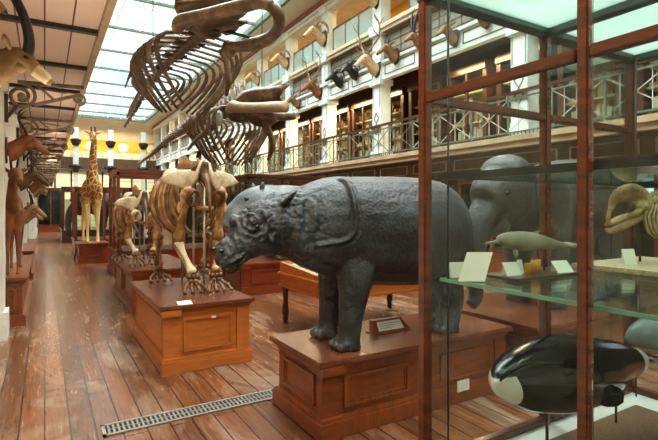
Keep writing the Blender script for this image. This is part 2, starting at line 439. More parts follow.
for y in [1.6]+PY:
    m = MB().box(XR+.06, y-.2, 3.13, XR+.42, y+.2, 8.7).box(XR+.02, y-.25, 3.13, XR+.46, y+.25, 3.32)
    m.box(XR-.02, y-.27, 5.24, XR+.46, y+.27, 5.4).box(XR, y-.24, 5.88, XR+.46, y+.24, 5.98)
    m.box(XR-.05, y-.26, 6.68, XR+.46, y+.26, 6.98).box(XR-.04, y-.26, 8.42, XR+.46, y+.26, 8.6)
    m.box(XR+.03, y-.035, 5.98, XR+.07, y+.035, 6.68)
    struct('pillar_gallery_right', m, 'pier')
m = MB()                                    # incised lozenges on the piers
for y in PY:
    for z in (3.95, 4.28):
        for k in range(4):
            a, b = [(0, .16), (.11, 0), (0, -.16), (-.11, 0)][k], [(.11, 0), (0, -.16), (-.11, 0), (0, .16)][k]
            m.bar((XR+.05, y+a[0], z+a[1]), (XR+.05, y+b[0], z+b[1]), .02, .02, up=(1, 0, 0))
    m.box(XR+.045, y-.17, 4.6, XR+.06, y-.155, 5.2).box(XR+.045, y+.155, 4.6, XR+.06, y+.17, 5.2)
struct('trim_5', m, 'frieze')
m = MB(); m2 = MB(); m3 = MB()
edges = [YB, 1.6]+PY+[YE]
for a, b in zip(edges, edges[1:]):
    a += .2; b -= .2
    if b-a < .6: continue
    m.box(XR+.14, a, 5.38, XR+.3, b, 5.9)                                   # white panelled band
    m.box(XR+.08, a, 5.84, XR+.14, b, 5.92).box(XR+.08, a, 5.36, XR+.14, b, 5.43)
    n = max(1, round((b-a)/1.3))
    for k in range(n):
        y0, y1 = lerp(a, b, k/n)+.1, lerp(a, b, (k+1)/n)-.1
        for q in ((y0, y1, 5.5, 5.52), (y0, y1, 5.76, 5.78), (y0, y0+.02, 5.5, 5.78), (y1-.02, y1, 5.5, 5.78)):
            m3.box(XR+.125, q[0], q[2], XR+.145, q[1], q[3])
    m2.box(XR+.2, a, 5.9, XR+.32, b, 6.75)                                  # boarded frieze
    for z in (6.0, 6.2, 6.42, 6.62):
        m3.box(XR+.19, a, z, XR+.205, b, z+.025)
    for k in range(n*2+1):
        y0 = lerp(a, b, k/(n*2)); m3.box(XR+.19, y0-.015, 5.95, XR+.205, y0+.015, 6.68)
struct('trim_6', m, 'pier'); struct('panel_frieze', m2, 'frieze'); struct('trim_7', m3, 'brown_panel')
m = MB().box(XR-.02, YB, 6.82, XR+.1, YE, 6.93).box(XR+.03, YB, 6.72, XR+.1, YE, 6.82)
struct('trim_8', m, 'cream')
m = MB().box(XR-.06, YB, 8.58, XR+.3, YE, 8.68).box(XR+.0, YB, 8.45, XR+.3, YE, 8.58)
struct('trim_9', m, 'cove')
struct('trim_10', MB().box(XR-.12, YB, 8.68, XR+.2, YE, 8.84), 'red_paint')
# far wall
struct('wall_far', MB().box(-2.6, YE, 0, 11.2, YE+.2, 9.4), 'cove')
struct('panel_far_ochre', MB().box(-.6, YE-.3, 6.5, 11, YE, 7.55), 'ochre_bright')
m = MB()
for x in (1.0, 3.4, 6.0, 8.4): m.tube([(x, YE-.34, 7.0), (x, YE-.3, 7.0)], .42, 14)
struct('trim_far_roundels', m, 'white')
m = MB().box(-.6, YE-.5, 5.8, 11, YE-.3, 6.5); k = 0
struct('panel_far_gallery', m, 'cream')
m = MB()
for k in range(11): m.box(.4+k*.8, YE-.54, 5.92, 1.0+k*.8, YE-.5, 6.42)
struct('trim_far_panels', m, 'white')
struct('floor_far_gallery', MB().box(-.6, YE-2.2, 4.85, XR+.4, YE, 5.8), 'brown_panel')
m = MB()
for x in (-.4, 2.17, 4.75, 7.35):
    m.box(x-.2, YE-2.4, 5.2, x+.2, YE-2.2, 8.2).box(x-.17, YE-2.35, 0, x+.17, YE-2.1, 4.7)
struct('pillar_far', m, 'pier')
m = MB()
for x in (-.4, 2.17, 4.75, 7.35):
    m.lathe((x, YE-2.3, 4.55), [(.18, 0), (.24, .2), (.5, .5), (.45, .6), (.2, .65)], 8).lathe((x, YE-2.35, 6.7), [(.2, 0), (.36, .25), (.42, .5), (.22, .6)], 8)
struct('trim_far_capitals', m, 'iron')
m = MB()
for k in range(8):
    x = -.4+1.2*k
    for z in (2.4, 2.95, 3.5, 4.05): m.box(x, YE-.12, z, x+1.05, YE-.06, z+.48)
struct('window_2', m, 'window_cream')
m = MB()
for k in range(9): m.box(-.5+1.2*k, YE-.2, 2.3, -.4+1.2*k, YE-.05, 4.8)
struct('trim_11', m, 'dark')
# clerestory-like bright window low on the right wall, seen past the glass case
m = MB(); fr = MB()
for k in range(3):
    m.box(10.93, 2.5+.95*k, 1.8, 10.97, 3.35+.95*k, 2.6)
    fr.box(10.88, 2.4+.95*k, 1.7, 10.98, 2.5+.95*k, 2.7)
fr.box(10.88, 2.4, 1.7, 10.98, 5.35, 1.8).box(10.88, 2.4, 2.6, 10.98, 5.35, 2.7).box(10.88, 2.4, 2.16, 10.98, 5.35, 2.21).box(10.88, 5.25, 1.7, 10.98, 5.35, 2.7)
struct('window_3', m, 'window_blue'); struct('window_frame_right', fr, 'dark')

# ---------------------------------------------------------------- lower gallery: tall wooden bookcases along the back
bc = thing('wall_bookcase', 'tall brown glazed bookcase in the gallery', 'bookcase', (0, 0, 0))
W = 1.32
m = MB().box(0, -W/2, 0, .5, -W/2+.12, 2.15).box(0, W/2-.12, 0, .5, W/2, 2.15).box(-.05, -W/2, 2.02, .5, W/2, 2.25).box(0, -W/2, 0, .5, W/2, .3)
m.box(-.01, -.03, .3, .06, .03, 2.02); m.build('frame', 'wood_dark', bc, 'auto')
MB().box(.46, -W/2+.1, .3, .49, W/2-.1, 2.02).build('back_panel', 'ochre_bright', bc, False)
for z in (.72, 1.12, 1.52):
    m = MB().box(.1, -W/2+.12, z, .46, W/2-.12, z+.03); m.build('shelf', 'cream', bc, False)
random.seed(3)
for z in (.33, .75, 1.15, 1.55):
    m = MB(); y = -W/2+.16
    while y < W/2-.2:
        w, h = random.uniform(.05, .16), random.uniform(.08, .3); m.box(.2, y, z, .36, y+w, z+h); y += w+random.uniform(.02, .1)
    m.build('specimen_row', ['cream', 'tan', 'white', 'brown_panel'][int(z*2.4) % 4], bc, False, kind='stuff')
MB().box(.03, -W/2+.12, .3, .035, W/2-.12, 2.02).build('glass_pane', 'glass_clear', bc, False)
bl = []
first = True; n = 0
for a, b in zip(edges[1:], edges[2:]):
    k = max(2, round((b-a-.4)/1.34))
    if a > 38 or b-a < 2: continue
    for i in range(k):
        y = lerp(a, b, (i+.5)/k)
        if first: bc.location = (9.45, y, 3.13); o = bc; first = False
        else: o = dup(bc, (9.45, y, 3.13))
        bl.append(o)
for i, o in enumerate(bl):
    o['label'] = 'glazed bookcase behind the lower gallery railing, %s from the display case end' % ('first second third fourth fifth sixth seventh eighth ninth tenth eleventh twelfth thirteenth fourteenth fifteenth sixteenth seventeenth eighteenth nineteenth twentieth'.split()+['twenty-%dth' % q for q in range(1, 20)])[i]
    o['group'] = 'bookcases on the lower gallery'
# ---------------------------------------------------------------- upper gallery: glass table cases on the ledge
gc = thing('ledge_showcase', '', 'showcase', (0, 0, 0), 'glass showcases on the upper gallery ledge')
L = 2.3
m = MB()
for y in (-L/2, -L/6, L/6, L/2): m.box(0, y-.02, 0, .035, y+.02, .8); m.box(.5, y-.02, 0, .535, y+.02, .8)
for x in (0, .5): m.box(x, -L/2, .77, x+.035, L/2, .82).box(x, -L/2, 0, x+.035, L/2, .05)
for y in (-L/2, L/2): m.box(0, y-.02, .77, .535, y+.02, .82)
m.build('frame', 'brown_panel', gc, False)
for k in range(3):
    MB().box(.012, lerp(-L/2, L/2, k/3)+.02, .05, .018, lerp(-L/2, L/2, (k+1)/3)-.02, .77).build('glass_pane', 'glass_pale', gc, False)
MB().box(.04, -L/2+.02, .0, .5, L/2-.02, .06).build('tray', 'white', gc, False)
MB().box(.48, -L/2+.02, .06, .5, L/2-.02, .77).build('back_board', 'plate_grey', gc, False)
q = 0
ordn = 'nearest second third fourth fifth sixth seventh eighth ninth tenth'.split()
for a, b in zip(edges[2:], edges[3:]):
    if a > 33 or b-a < 2: continue
    o = gc if q == 0 else dup(gc, (0, 0, 0))
    o.location = (XR+.12, (a+b)/2-.1, 6.93)
    o['label'] = ('nearest' if q == 0 else ordn[q]+' nearest')+' framed glass showcase standing on the upper gallery ledge'
    q += 1
# ---------------------------------------------------------------- iron railing of the lower gallery
rl = thing('iron_railing', 'green iron railing with diagonal lattice along the lower gallery edge', 'railing', (XR+.02, 0, 3.13))
MB().box(XR-.03, .5, 4.0, XR+.06, YE-2.3, 4.06).build('handrail', 'wood_dark', rl, False)
MB().box(XR, .5, 3.2, XR+.03, YE-2.3, 3.23).box(XR, .5, 3.9, XR+.03, YE-2.3, 3.93).build('base_rail', 'iron_green', rl, False)
m = MB(); y = .5
while y < YE-3: m.box(XR, y, 3.13, XR+.015, y+.012, 3.21); y += .09
m.build('baluster_row', 'iron', rl, False, kind='stuff')
y = .6; S = 1.0; q = 0
while y < YE-3:
    m = MB().bar((XR+.02, y, 3.13), (XR+.02, y, 4.0), .035, .035); m.build('post', 'iron_green', rl, False)
    m = MB()
    m.bar((XR+.02, y, 3.23), (XR+.02, y+S, 3.9), .015, .015).bar((XR+.02, y, 3.9), (XR+.02, y+S, 3.23), .015, .015)
    m.bar((XR+.02, y+S/2, 3.23), (XR+.02, y+S/2, 3.9), .016, .016)
    m.bar((XR+.02, y+S*.25, 3.23), (XR+.02, y+S*.25, 3.9), .012, .012).bar((XR+.02, y+S*.75, 3.23), (XR+.02, y+S*.75, 3.9), .012, .012)
    m.build('lattice', 'plate_grey' if y < 9 else 'iron_green', rl, False)
    MB().ell((XR+.0, y+S/2, 3.565), (.02, .055, .055), u=8, v=6).build('rosette', 'antler', rl)
    y += S
# ---------------------------------------------------------------- iron scroll brackets under the plank ceiling
def bracket(y, label):
    t = thing('scroll_bracket', label, 'bracket', (-.6, y, 3.2), 'iron scroll brackets under the plank ceiling')
    def spiral(c, r0, r1, turns, a0, n=40):
        return [V(c[0]+lerp(r0, r1, i/n)*math.cos(a0+turns*2*PI*i/n), y, c[1]+lerp(r0, r1, i/n)*math.sin(a0+turns*2*PI*i/n)) for i in range(n+1)]
    m = MB().tube(spiral((-.26, 3.10), .17, .05, -1.6, PI*.5), .024, 6); m.build('large_scroll', 'bracket', t)
    MB().ell((-.26, y, 3.10), (.05, .03, .05), u=10, v=6).build('scroll_boss', 'antler', t)
    MB().tube(spiral((.40, 3.14), .085, .03, 1.3, -PI*.5), .02, 6).build('small_scroll', 'bracket', t)
    MB().ell((.40, y, 3.14), (.03, .03, .03), u=8, v=6).build('scroll_boss', 'antler', t)
    m = MB().bar((-.3, y, 3.28), (.46, y, 3.30), .05, .045).bar((-.12, y, 3.0), (.42, y, 3.20), .045, .04).bar((-.08, y, 3.26), (.1, y, 3.1), .03, .03)
    m.bar((.0, y, 3.22), (.25, y, 3.2), .02, .02).build('brace', 'bracket', t, False)
    MB().box(-.44, y-.05, 2.75, -.40, y+.05, 3.35).bar((-.42, y, 2.8), (-.3, y, 2.98), .04, .04).build('wall_plate', 'iron', t, False)
for i, y in enumerate((7.33, 10.3, 13.2, 16.1, 19.0, 21.9)):
    bracket(y, ['large scrolled iron bracket under the plank ceiling, its spiral below the big antelope head', 'scrolled iron bracket on the second pier, above the dark brown tall-horned head'][i] if i < 2 else 'scrolled iron bracket under the plank ceiling, %s along the aisle from the big antelope head' % ('', '', 'third', 'fourth', 'fifth', 'sixth')[i])
# ---------------------------------------------------------------- floor grate
g = thing('floor_grate', 'dark iron heating grate let into the floorboards beside the rhinoceros plinth', 'grate', (.3, 3.86, 0))
m = MB().box(.36, 3.76, .001, 2.6, 3.785, .012).box(.36, 3.935, .001, 2.6, 3.96, .012).box(.36, 3.76, .001, .385, 3.96, .012)
m.build('rim', 'grate', g, False)
m = MB(); x = .4
while x < 2.6:
    m.box(x, 3.785, .002, x+.015, 3.935, .009); x += .034
m.box(.4, 3.855, .002, 2.6, 3.865, .0095); m.build('grille', 'grate', g, False)
MB().box(.385, 3.785, .0005, 2.6, 3.935, .0035).build('pit', 'pit', g, False)
# ================================================================ PLINTHS
def plinth(name, label, x0, x1, y0, y1, h, mat='wood', top='wood_top', cols=1, corner=True, ov=.045):
    t = thing(name, label, 'plinth', (x0, y0, 0), 'wooden specimen plinths in the hall')
    MB().box(x0, y0, .1, x1, y1, h-.06).build('body', mat, t, False)
    m = MB().box(x0-ov, y0-ov, 0, x1+ov, y1+ov, .125, .006).box(x0-ov*.7, y0-ov*.7, .12, x1+ov*.7, y1+ov*.7, .15, .01)
    m.build('base_board', 'woodx' if mat == 'wood' else mat, t, False)
    MB().box(x0-ov-.02, y0-ov-.02, h-.045, x1+ov+.02, y1+ov+.02, h, .008).build('top_board', top, t, False)
    m = MB().box(x0-ov*.75, y0-ov*.75, h-.075, x1+ov*.75, y1+ov*.75, h-.045, .006).box(x0-ov*.35, y0-ov*.35, h-.105, x1+ov*.35, y1+ov*.35, h-.075, .005)
    m.build('cornice_moulding', 'woodx' if mat == 'wood' else mat, t, False)
    def panel(a, b, along_x):
        z0, z1 = .2, h-.14; m = MB()
        for w, o, t_ in ((0, .02, .022), (.026, .009, .014)):
            for q in ((a+w, b-w, z0+w, z0+w+t_), (a+w, b-w, z1-w-t_, z1-w), (a+w, a+w+t_, z0+w+t_, z1-w-t_), (b-w-t_, b-w, z0+w+t_, z1-w-t_)):
                if along_x: m.box(q[0], y0-o, q[2], q[1], y0+.005, q[3])
                else: m.box(x0-o, q[0], q[2], x0+.005, q[1], q[3])
        m.build('panel_frame', 'woodx' if along_x and mat == 'wood' else mat, t, False)
    n = max(1, round((x1-x0)/1.0))
    for k in range(n): panel(lerp(x0, x1, k/n)+.17, lerp(x0, x1, (k+1)/n)-.17, True)
    n = max(1, round((y1-y0)/1.3))
    for k in range(n): panel(lerp(y0, y1, k/n)+.11, lerp(y0, y1, (k+1)/n)-.11, False)
    if corner:
        MB().box(x0-.02, y0-.02, .14, x0+.12, y0+.06, h-.1).box(x0-.05, y0-.062, 0, x0+.135, y0+.05, .13).box(x0-.036, y0-.05, .13, x0+.128, y0+.05, .155).box(x0-.05, y0-.075, h-.1, x0+.135, y0+.05, h-.045).build('corner_post', mat, t, False)
        MB().box(x1-.12, y0-.02, .14, x1+.02, y0+.05, h-.1).build('corner_post', mat, t, False)
    return t
HP = .57
plinth('plinth', 'large panelled mahogany plinth under the rhinoceros', 1.7, 3.6, 2.92, 3.66, HP)
plinth('plinth', 'panelled orange-brown plinth under the skeleton with splayed white hip bones', 1.03, 1.88, 4.87, 6.68, .68, 'orange')
plinth('plinth', 'panelled brown plinth under the smaller skeleton, directly behind the orange-brown plinth', 1.2, 2.15, 7.9, 10.3, .68)
plinth('plinth', 'red-brown plinth under the giraffe', .88, 1.62, 15.75, 16.9, .6, 'wood_red', 'wood_red')
plinth('plinth', 'long dark red plinth under the grey hippopotamus behind the rhinoceros', 3.2, 6.0, 8.5, 9.7, .6, 'wood_red', 'wood_red')
plinth('plinth', 'wide wooden plinth under the grey elephant, seen through the glass display case', 3.85, 6.6, 2.75, 4.1, HP)
plinth('plinth', 'long low brown plinth against the pale wall piers, carrying the standing antelope', -.55, -.27, 7.95, 11.6, .68, 'wood', 'wood', corner=False)
plinth('plinth', 'farther brown plinth along the pale wall piers, half hidden in shade', -.55, -.27, 13.0, 18.0, .66, 'wood_red', 'wood_red', corner=False)

# ================================================================ RHINOCEROS (faces -X)
rh = thing('rhinoceros', 'dark grey stuffed rhinoceros with folded hide, head lowered over the plinth edge', 'rhinoceros', (2.3, 3.25, HP))
def sect(m, st, yc, n=20):
    """stations (u, vtop, vbot, halfwidth) on the plane Y=yc -> lofted trunk"""
    pts, rr = [], []
    for u, vt, vb, w in st:
        a, b = P(u, vt, Y=yc), P(u, vb, Y=yc)
        pts.append((a+b)/2); rr.append((w, (a-b).length/2))
    p, r = smooth(pts, rr, 4); m.tube(p, r, n)
def sectv(m, st, yc, n=24, sub=4, pw=.9):
    """stations (u, vtop, vbot, halfwidth) -> trunk lofted through upright rings"""
    cs, rr = [], []
    for u, vt, vb, w in st:
        a, b = P(u, vt, Y=yc), P(u, vb, Y=yc); cs.append((a+b)/2); rr.append((w, (a.z-b.z)/2))
    p, r = smooth(cs, rr, sub); rings = []
    for q, (w, h) in zip(p, r):
        ring = []
        for k in range(n):
            t = 2*PI*k/n; ct, s_ = math.cos(t), math.sin(t)
            ring.append(m.bm.verts.new((q.x, yc+w*math.copysign(abs(ct)**pw, ct), q.z+h*math.copysign(abs(s_)**pw, s_))))
        rings.append(ring)
    for a, b in zip(rings, rings[1:]):
        for k in range(n): m.bm.faces.new((a[k], a[(k+1) % n], b[(k+1) % n], b[k]))
    m.bm.faces.new(rings[0][::-1]); m.bm.faces.new(rings[-1])
YR = 3.27
def rhino_trunk():
    m = MB()
    sectv(m, [(459, 222, 250, .10), (455, 205, 268, .22), (446, 191, 279, .32), (434, 182, 283, .38), (417, 178, 284, .42), (392, 176.5, 285, .43), (366, 176.5, 284, .42), (346, 176.5, 281, .39),
              (333, 176.5, 277, .35), (319, 179, 274, .30), (303, 185.5, 268, .25), (292, 190, 262, .22), (281, 194, 257, .20), (271, 199, 255, .185), (262, 199, 256, .175), (253.6, 202, 258, .16), (246.8, 206, 260.5, .15),
              (242, 210, 264.5, .14), (237, 215.5, 270.5, .135), (233, 221, 273, .13), (230, 230, 274, .125), (226.3, 236.5, 273.5, .12), (222, 239, 271, .11), (218, 243, 267, .09), (215.4, 248, 259, .045)], YR)
    m.ell(P(234.5, 221, Y=YR), (.04, .05, .04)); m.ell(P(222, 248, Y=YR), (.04, .115, .06))
    m.ell(P(229, 270, Y=YR), (.05, .085, .03))
    for sy in (-1, 1):                                                # cheeks, brow ridges
        m.ell(P(262, 236, Y=YR)+V(.0, sy*.11, 0), (.14, .075, .11)); m.ell(P(247, 222, Y=YR)+V(0, sy*.11, 0), (.06, .045, .045))
        m.ell(P(280, 226, Y=YR)+V(0, sy*.13, 0), (.10, .085, .14))
    def leg(m, pts, rads): 
        p, r = smooth(pts, rads, 4); m.tube(p, r, 16)
    for y, dx in ((3.06, 0), (3.44, .0)):
        xf = 2.0 if y < 3.2 else 2.04
        leg(m, [(xf+.11, y+.07, 1.40), (xf+.09, y+.02, 1.17), (xf+.05, y, .97), (xf+.03, y, .82), (xf+.015, y, .70), (xf, y, .615), (xf, y, HP+.004)],
            [(.24, .17), (.165, .155), (.118, .125), (.094, .105), (.086, .098), (.094, .105), (.105, .115)])
        for k in (-1, 0, 1): m.ell((xf-.07, y+k*.06, HP+.042), (.052, .04, .042))
        xh = 3.02 if y < 3.2 else 3.24
        leg(m, [(xh+.05, y+.06, 1.42), (xh+.06, y+.02, 1.15), (xh+.03, y, .98), (xh+.075, y, .84), (xh+.06, y, .72), (xh+.02, y, .62), (xh+.02, y, HP+.004)],
            [(.27, .2), (.22, .17), (.15, .14), (.11, .115), (.095, .1), (.105, .11), (.115, .12)])
        for k in (-1, 0, 1): m.ell((xh-.06, y+k*.06, HP+.042), (.052, .04, .042))
    return m
m = rhino_trunk()
core = m.build('body', 'rhino', rh, True, REM(.02, 3, .5))
# skin folds laid onto the flank where the hide shows them
from mathutils.bvhtree import BVHTree
tmp = bmesh.new(); tmp.from_mesh(core.data); bvh = BVHTree.FromBMesh(tmp); org = ORG[rh.name]; eye0 = V(0, 0, H)
def onhide(u, v, sink=.0):
    h = bvh.ray_cast(eye0-org, (P(u, v, d=1)-eye0).normalized())
    return (h[0]+org-h[1]*sink) if h[0] else P(u, v, Y=2.95)
tmp.free(); bpy.data.objects.remove(core)
folds = []
for q, amp, wd, dr in (([(338, 178.5), (346, 182), (351, 190), (354, 203), (356, 217), (355, 230), (350, 238), (341, 242), (331, 243), (321, 245), (314, 247)], .022, .017, (1, 0)),
              ([(302, 193), (299, 206), (297, 220), (297, 234), (301, 248), (308, 258)], .026, .045, (1, 0)), ([(311, 196), (314, 210), (313, 226), (308, 240)], .018, .03, (1, 0)),
              ([(287, 198), (284, 212), (283, 228), (286, 246)], .026, .035, (1, 0)), ([(310, 261), (320, 268), (332, 272)], .02, .03, (0, 1)), ([(326, 292), (336, 296), (350, 294)], .012, .03, (0, 1)),
              ([(243, 218), (249, 214), (256, 217), (259, 224)], .016, .012, (0, 1)), ([(243, 224), (248, 229), (255, 230), (260, 226)], .016, .012, (0, 1)), ([(241, 230), (248, 235), (257, 236), (265, 232)], .015, .014, (0, 1)),
              ([(262, 208), (267, 218), (268, 230), (263, 242)], .016, .018, (1, 0)), ([(270, 210), (275, 222), (275, 236), (270, 248)], .016, .02, (1, 0)),
              ([(238, 236), (243, 242), (247, 250)], .012, .012, (1, 0)), ([(232, 232), (236, 240), (238, 250)], .012, .012, (1, 0)), ([(226, 240), (231, 246), (232, 256)], .014, .014, (1, 0)),
              ([(228, 266), (236, 263), (243, 258), (249, 253)], -.022, .010, (0, 1)), ([(230, 262), (238, 258), (246, 252)], .012, .012, (0, 1))):
    p, r = smooth([onhide(u, v) for u, v in q], .01, 8); folds.append((p, amp, wd))
m = rhino_trunk()
body = m.build('body', 'rhino', rh, True, REM(.0105, 5, .5), HP+.001)
from mathutils.kdtree import KDTree
def fold_in(o, org, folds):
    me = o.data; me.update(); no = [v.normal.copy() for v in me.vertices]; dsp = [0.0]*len(no)
    kd = KDTree(len(no))
    for i, v in enumerate(me.vertices): kd.insert(v.co+org, i)
    kd.balance()
    for p, amp, wd in folds:
        best = {}
        for k, q in enumerate(p):
            tf = min(1, min(k, len(p)-1-k)/6+.15)
            for co, i, dd in kd.find_range(q, wd*3.2):
                if i not in best or dd < best[i][0]: best[i] = (dd, tf)
        for i, (dd, tf) in best.items():
            x = dd/wd; dsp[i] += amp*tf*(math.exp(-x*x)-.55*math.exp(-((x-1.9)/.6)**2))
    for i, v in enumerate(me.vertices): v.co = v.co+no[i]*dsp[i]
    me.update()
fold_in(body, ORG[rh.name], folds)
# sculpt wrinkles straight into the hide
def wrinkle(o, amp, sc, org, headx=None):
    me = o.data; me.update()
    no = [v.normal.copy() for v in me.vertices]
    for v, nn in zip(me.vertices, no):
        w = v.co+org; k = 1.0
        if headx is not None: k = .55+2.6*max(0, min(1, (headx-w.x)/.35))
        q = w*sc
        a = noise.noise(V(q.x*1.0, q.y, q.z*1.0)); b = noise.noise(q*2.7+V(3, 1, 7))
        v.co = v.co-nn*amp*k*(max(0, .16-abs(a))*5+max(0, .2-abs(b))*2.0)
    me.update()
wrinkle(body, .0055, 9, ORG[rh.name], 1.9)
wrinkle(body, .0022, 26, ORG[rh.name], 1.75)
for y, sx in ((3.06, 0), (3.44, 0)):
    for x in ((1.93, 2.96) if y < 3.2 else (1.97, 3.18)):
        for k in (-1, 0, 1):
            MB().ell((x-.032, y+k*.062, HP+.035), (.03, .03, .034), u=10, v=7).build('toenail', 'nail', rh)
for sy in (-1, 1):
    b = P(275, 206, Y=YR)+V(0, sy*.14, -.0)
    m = MB().tube([b, b+V(.02, sy*.03, .035), b+V(.05, sy*.05, .075), b+V(.085, sy*.055, .115)], [(.03, .025), (.045, .02), (.036, .014), (.005, .005)], 10)
    m.build('ear', 'rhino', rh)
    e = P(249, 226, Y=YR)+V(-.0, sy*.15, 0)
    MB().ell(e, .017).build('eye', 'eye', rh)
hb = P(234, 222, Y=YR)
MB().tube([hb+V(.02, 0, -.01), hb+V(-.01, 0, .03), hb+V(-.02, 0, .055)], [.055, .04, .012], 12).build('horn', 'rhino', rh)
for sy in (-1, 1):
    MB().ell(P(221, 250, Y=YR)+V(-.025, sy*.085, 0), (.02, .018, .014), u=8, v=6).build('nostril', 'eye', rh)
m = MB().tube([onhide(u, v, -.001) for u, v in ((230, 269), (236, 266), (242, 262), (247, 258))], [.004, .009, .008, .003], 6); m.build('mouth_line', 'eye', rh)
t0 = P(454, 210, Y=YR)
MB().tube([t0, t0+V(.05, 0, -.1), t0+V(.05, 0, -.35), t0+V(.04, 0, -.5)], [.035, .028, .02, .012], 8).build('tail', 'rhino', rh)
# label stand
c = P(389, 331, Z=HP)
t = thing('label_stand', 'wooden wedge stand with white label beside the rhinoceros feet', 'label stand', c)
m = MB().poly([c+V(-.21, -.05, 0), c+V(.21, -.05, 0), c+V(.155, .03, .10), c+V(-.155, .03, .10)], (0, .05, 0)).box(c.x-.2, c.y-.05, c.z, c.x+.2, c.y+.07, c.z+.012); m.build('block', 'wood', t, False)
n_ = V(0, -.10, .08).normalized(); a_ = V(0, .08, .10).normalized(); c2 = c+V(0, -.010, .052)+n_*.003
MB().poly([c2+V(-.135, 0, 0)-a_*.042, c2+V(.135, 0, 0)-a_*.042, c2+V(.125, 0, 0)+a_*.042, c2+V(-.125, 0, 0)+a_*.042], n_*.004).build('card', 'white', t, False)
m = MB()
for k in range(3):
    q = c2+n_*.0042+a_*(.022-.02*k); m.poly([q+V(-.11, 0, 0), q+V(.11-.05*k, 0, 0), q+V(.11-.05*k, 0, 0)-a_*.005, q+V(-.11, 0, 0)-a_*.005], n_*.0006)
m.build('printed_lines', 'frieze', t, False)
# small white tag on the orange plinth, and one on its top
c = P(184.5, 304, Z=.68)
MB().poly([c+V(-.07, -.05, .001), c+V(.07, -.05, .001), c+V(.07, .05, .02), c+V(-.07, .05, .02)], (0, 0, .004)).build('label_card', 'card', None, False)
tag(bpy.data.objects['label_card'], 'small pale label card lying on the orange-brown plinth top', 'label card'); 
c = P(214, 317, Y=4.83)
tag(MB().box(c.x-.02, c.y-.006, c.z-.008, c.x+.02, c.y+.04, c.z+.008).build('number_plate', 'card', None, False), 'tiny white plate on the edge of the orange-brown plinth', 'plate')

# ================================================================ HIPPOPOTAMUS behind (faces -X)
hp = thing('hippopotamus', 'smooth grey hippopotamus showing only its head and back behind the rhinoceros', 'hippopotamus', (4.3, 9.1, .6))
m = MB(); YH = 9.1; z0 = .6
m.curve([(5.6, YH, 1.45), (5.3, YH, 1.50), (4.9, YH, 1.55), (4.45, YH, 1.58), (4.1, YH, 1.62), (3.85, YH, 1.68), (3.6, YH, 1.66), (3.4, YH, 1.54), (3.2, YH, 1.38), (3.05, YH, 1.24)],
        [(.3, .3), (.5, .48), (.56, .54), (.55, .56), (.47, .52), (.42, .46), (.34, .38), (.29, .32), (.3, .28), (.24, .18)], 18, 4)
for x in (4.2, 5.3):
    for y in (8.8, 9.4): m.tube([(x, y, 1.4), (x, y, .95), (x, y, .75), (x-.02, y, .6)], [.25, .19, .15, .18], 12)
m.build('body', 'hippo', hp, True, REM(.03, 5), .601)
for sy in (-1, 1):
    b = V(3.75, YH+sy*.2, 2.03); MB().tube([b, b+V(0, sy*.04, .07), b+V(-.01, sy*.06, .14)], [(.05, .03), (.06, .025), (.015, .01)], 8).build('ear', 'hippo', hp)
    MB().ell((3.42, YH+sy*.22, 1.82), .05).build('eye', 'eye', hp)
# ================================================================ YOUNG ELEPHANT in the case view (faces -X)
def elephant(name, label, mat, o, s, vox):
    """o = centre of its feet, s = shoulder height; faces -X"""
    e = thing(name, label, 'elephant', o); m = MB(); q = lambda x, y, z: V(o[0]+x*s, o[1]+y*s, o[2]+z*s)
    pts = [(.72, 0, .66), (.62, 0, .70), (.40, 0, .74), (.12, 0, .745), (-.15, 0, .73), (-.36, 0, .72), (-.5, 0, .74), (-.62, 0, .78), (-.74, 0, .76), (-.82, 0, .70)]
    rr = [(.12, .14), (.21, .24), (.27, .285), (.29, .31), (.28, .29), (.23, .25), (.20, .22), (.19, .21), (.16, .19), (.11, .14)]
    m.curve([q(*p) for p in pts], [(a*s, b*s) for a, b in rr], 20, 4)
    m.ell(q(-.62, 0, .93), (.17*s, .17*s, .12*s))
    m.curve([q(-.76, 0, .72), q(-.88, 0, .58), q(-.93, 0, .4), q(-.94, 0, .24), q(-.91, 0, .12), q(-.96, 0, .05)], [.12*s, .095*s, .075*s, .06*s, .048*s, .04*s], 12, 4)
    m.ell(q(-.72, 0, .56), (.1*s, .09*s, .08*s))
    for x, y, k in ((-.34, -.15, .02), (-.28, .15, -.02), (.42, -.15, .03), (.50, .15, 0)):
        m.curve([q(x, y, .68), q(x+k, y, .45), q(x+k, y, .25), q(x+k*.5, y, .08), q(x+k*.4, y, 0)], [(.16*s, .13*s), (.125*s, .11*s), (.095*s, .09*s), (.088*s, .088*s), (.1*s, .1*s)], 14, 4)
    m.build('body', mat, e, True, REM(vox, 5), o[2]+.001)
    for sy in (-1, 1):
        pl = [q(-.56, sy*.19, .9), q(-.44, sy*.27, .91), q(-.33, sy*.29, .8), q(-.34, sy*.28, .64), q(-.42, sy*.24, .5), q(-.5, sy*.21, .58), q(-.56, sy*.19, .72)]
        MB().plate(pl, .012*s).build('ear', mat, e)
        MB().ell(q(-.78, sy*.135, .78), .017*s).build('eye', 'eye', e)
    MB().curve([q(.73, 0, .78), q(.79, 0, .6), q(.78, 0, .38)], [.03*s, .018*s, .012*s], 8, 3).build('tail', mat, e)
    return e
elephant('elephant', 'grey elephant standing behind the glass display case, its domed back above the shelf', 'elephant', V(5.25, 3.42, HP), 1.58, .022)
plinth('plinth', 'dark plinth under the black elephant beyond the giraffe', 1.4, 4.2, 20.8, 23.2, .4, 'wood_dark', 'wood_dark', corner=False)
elephant('elephant', 'black elephant far down the hall beyond the giraffe case', 'elephant_dark', V(2.65, 22, .4), 1.95, .04)
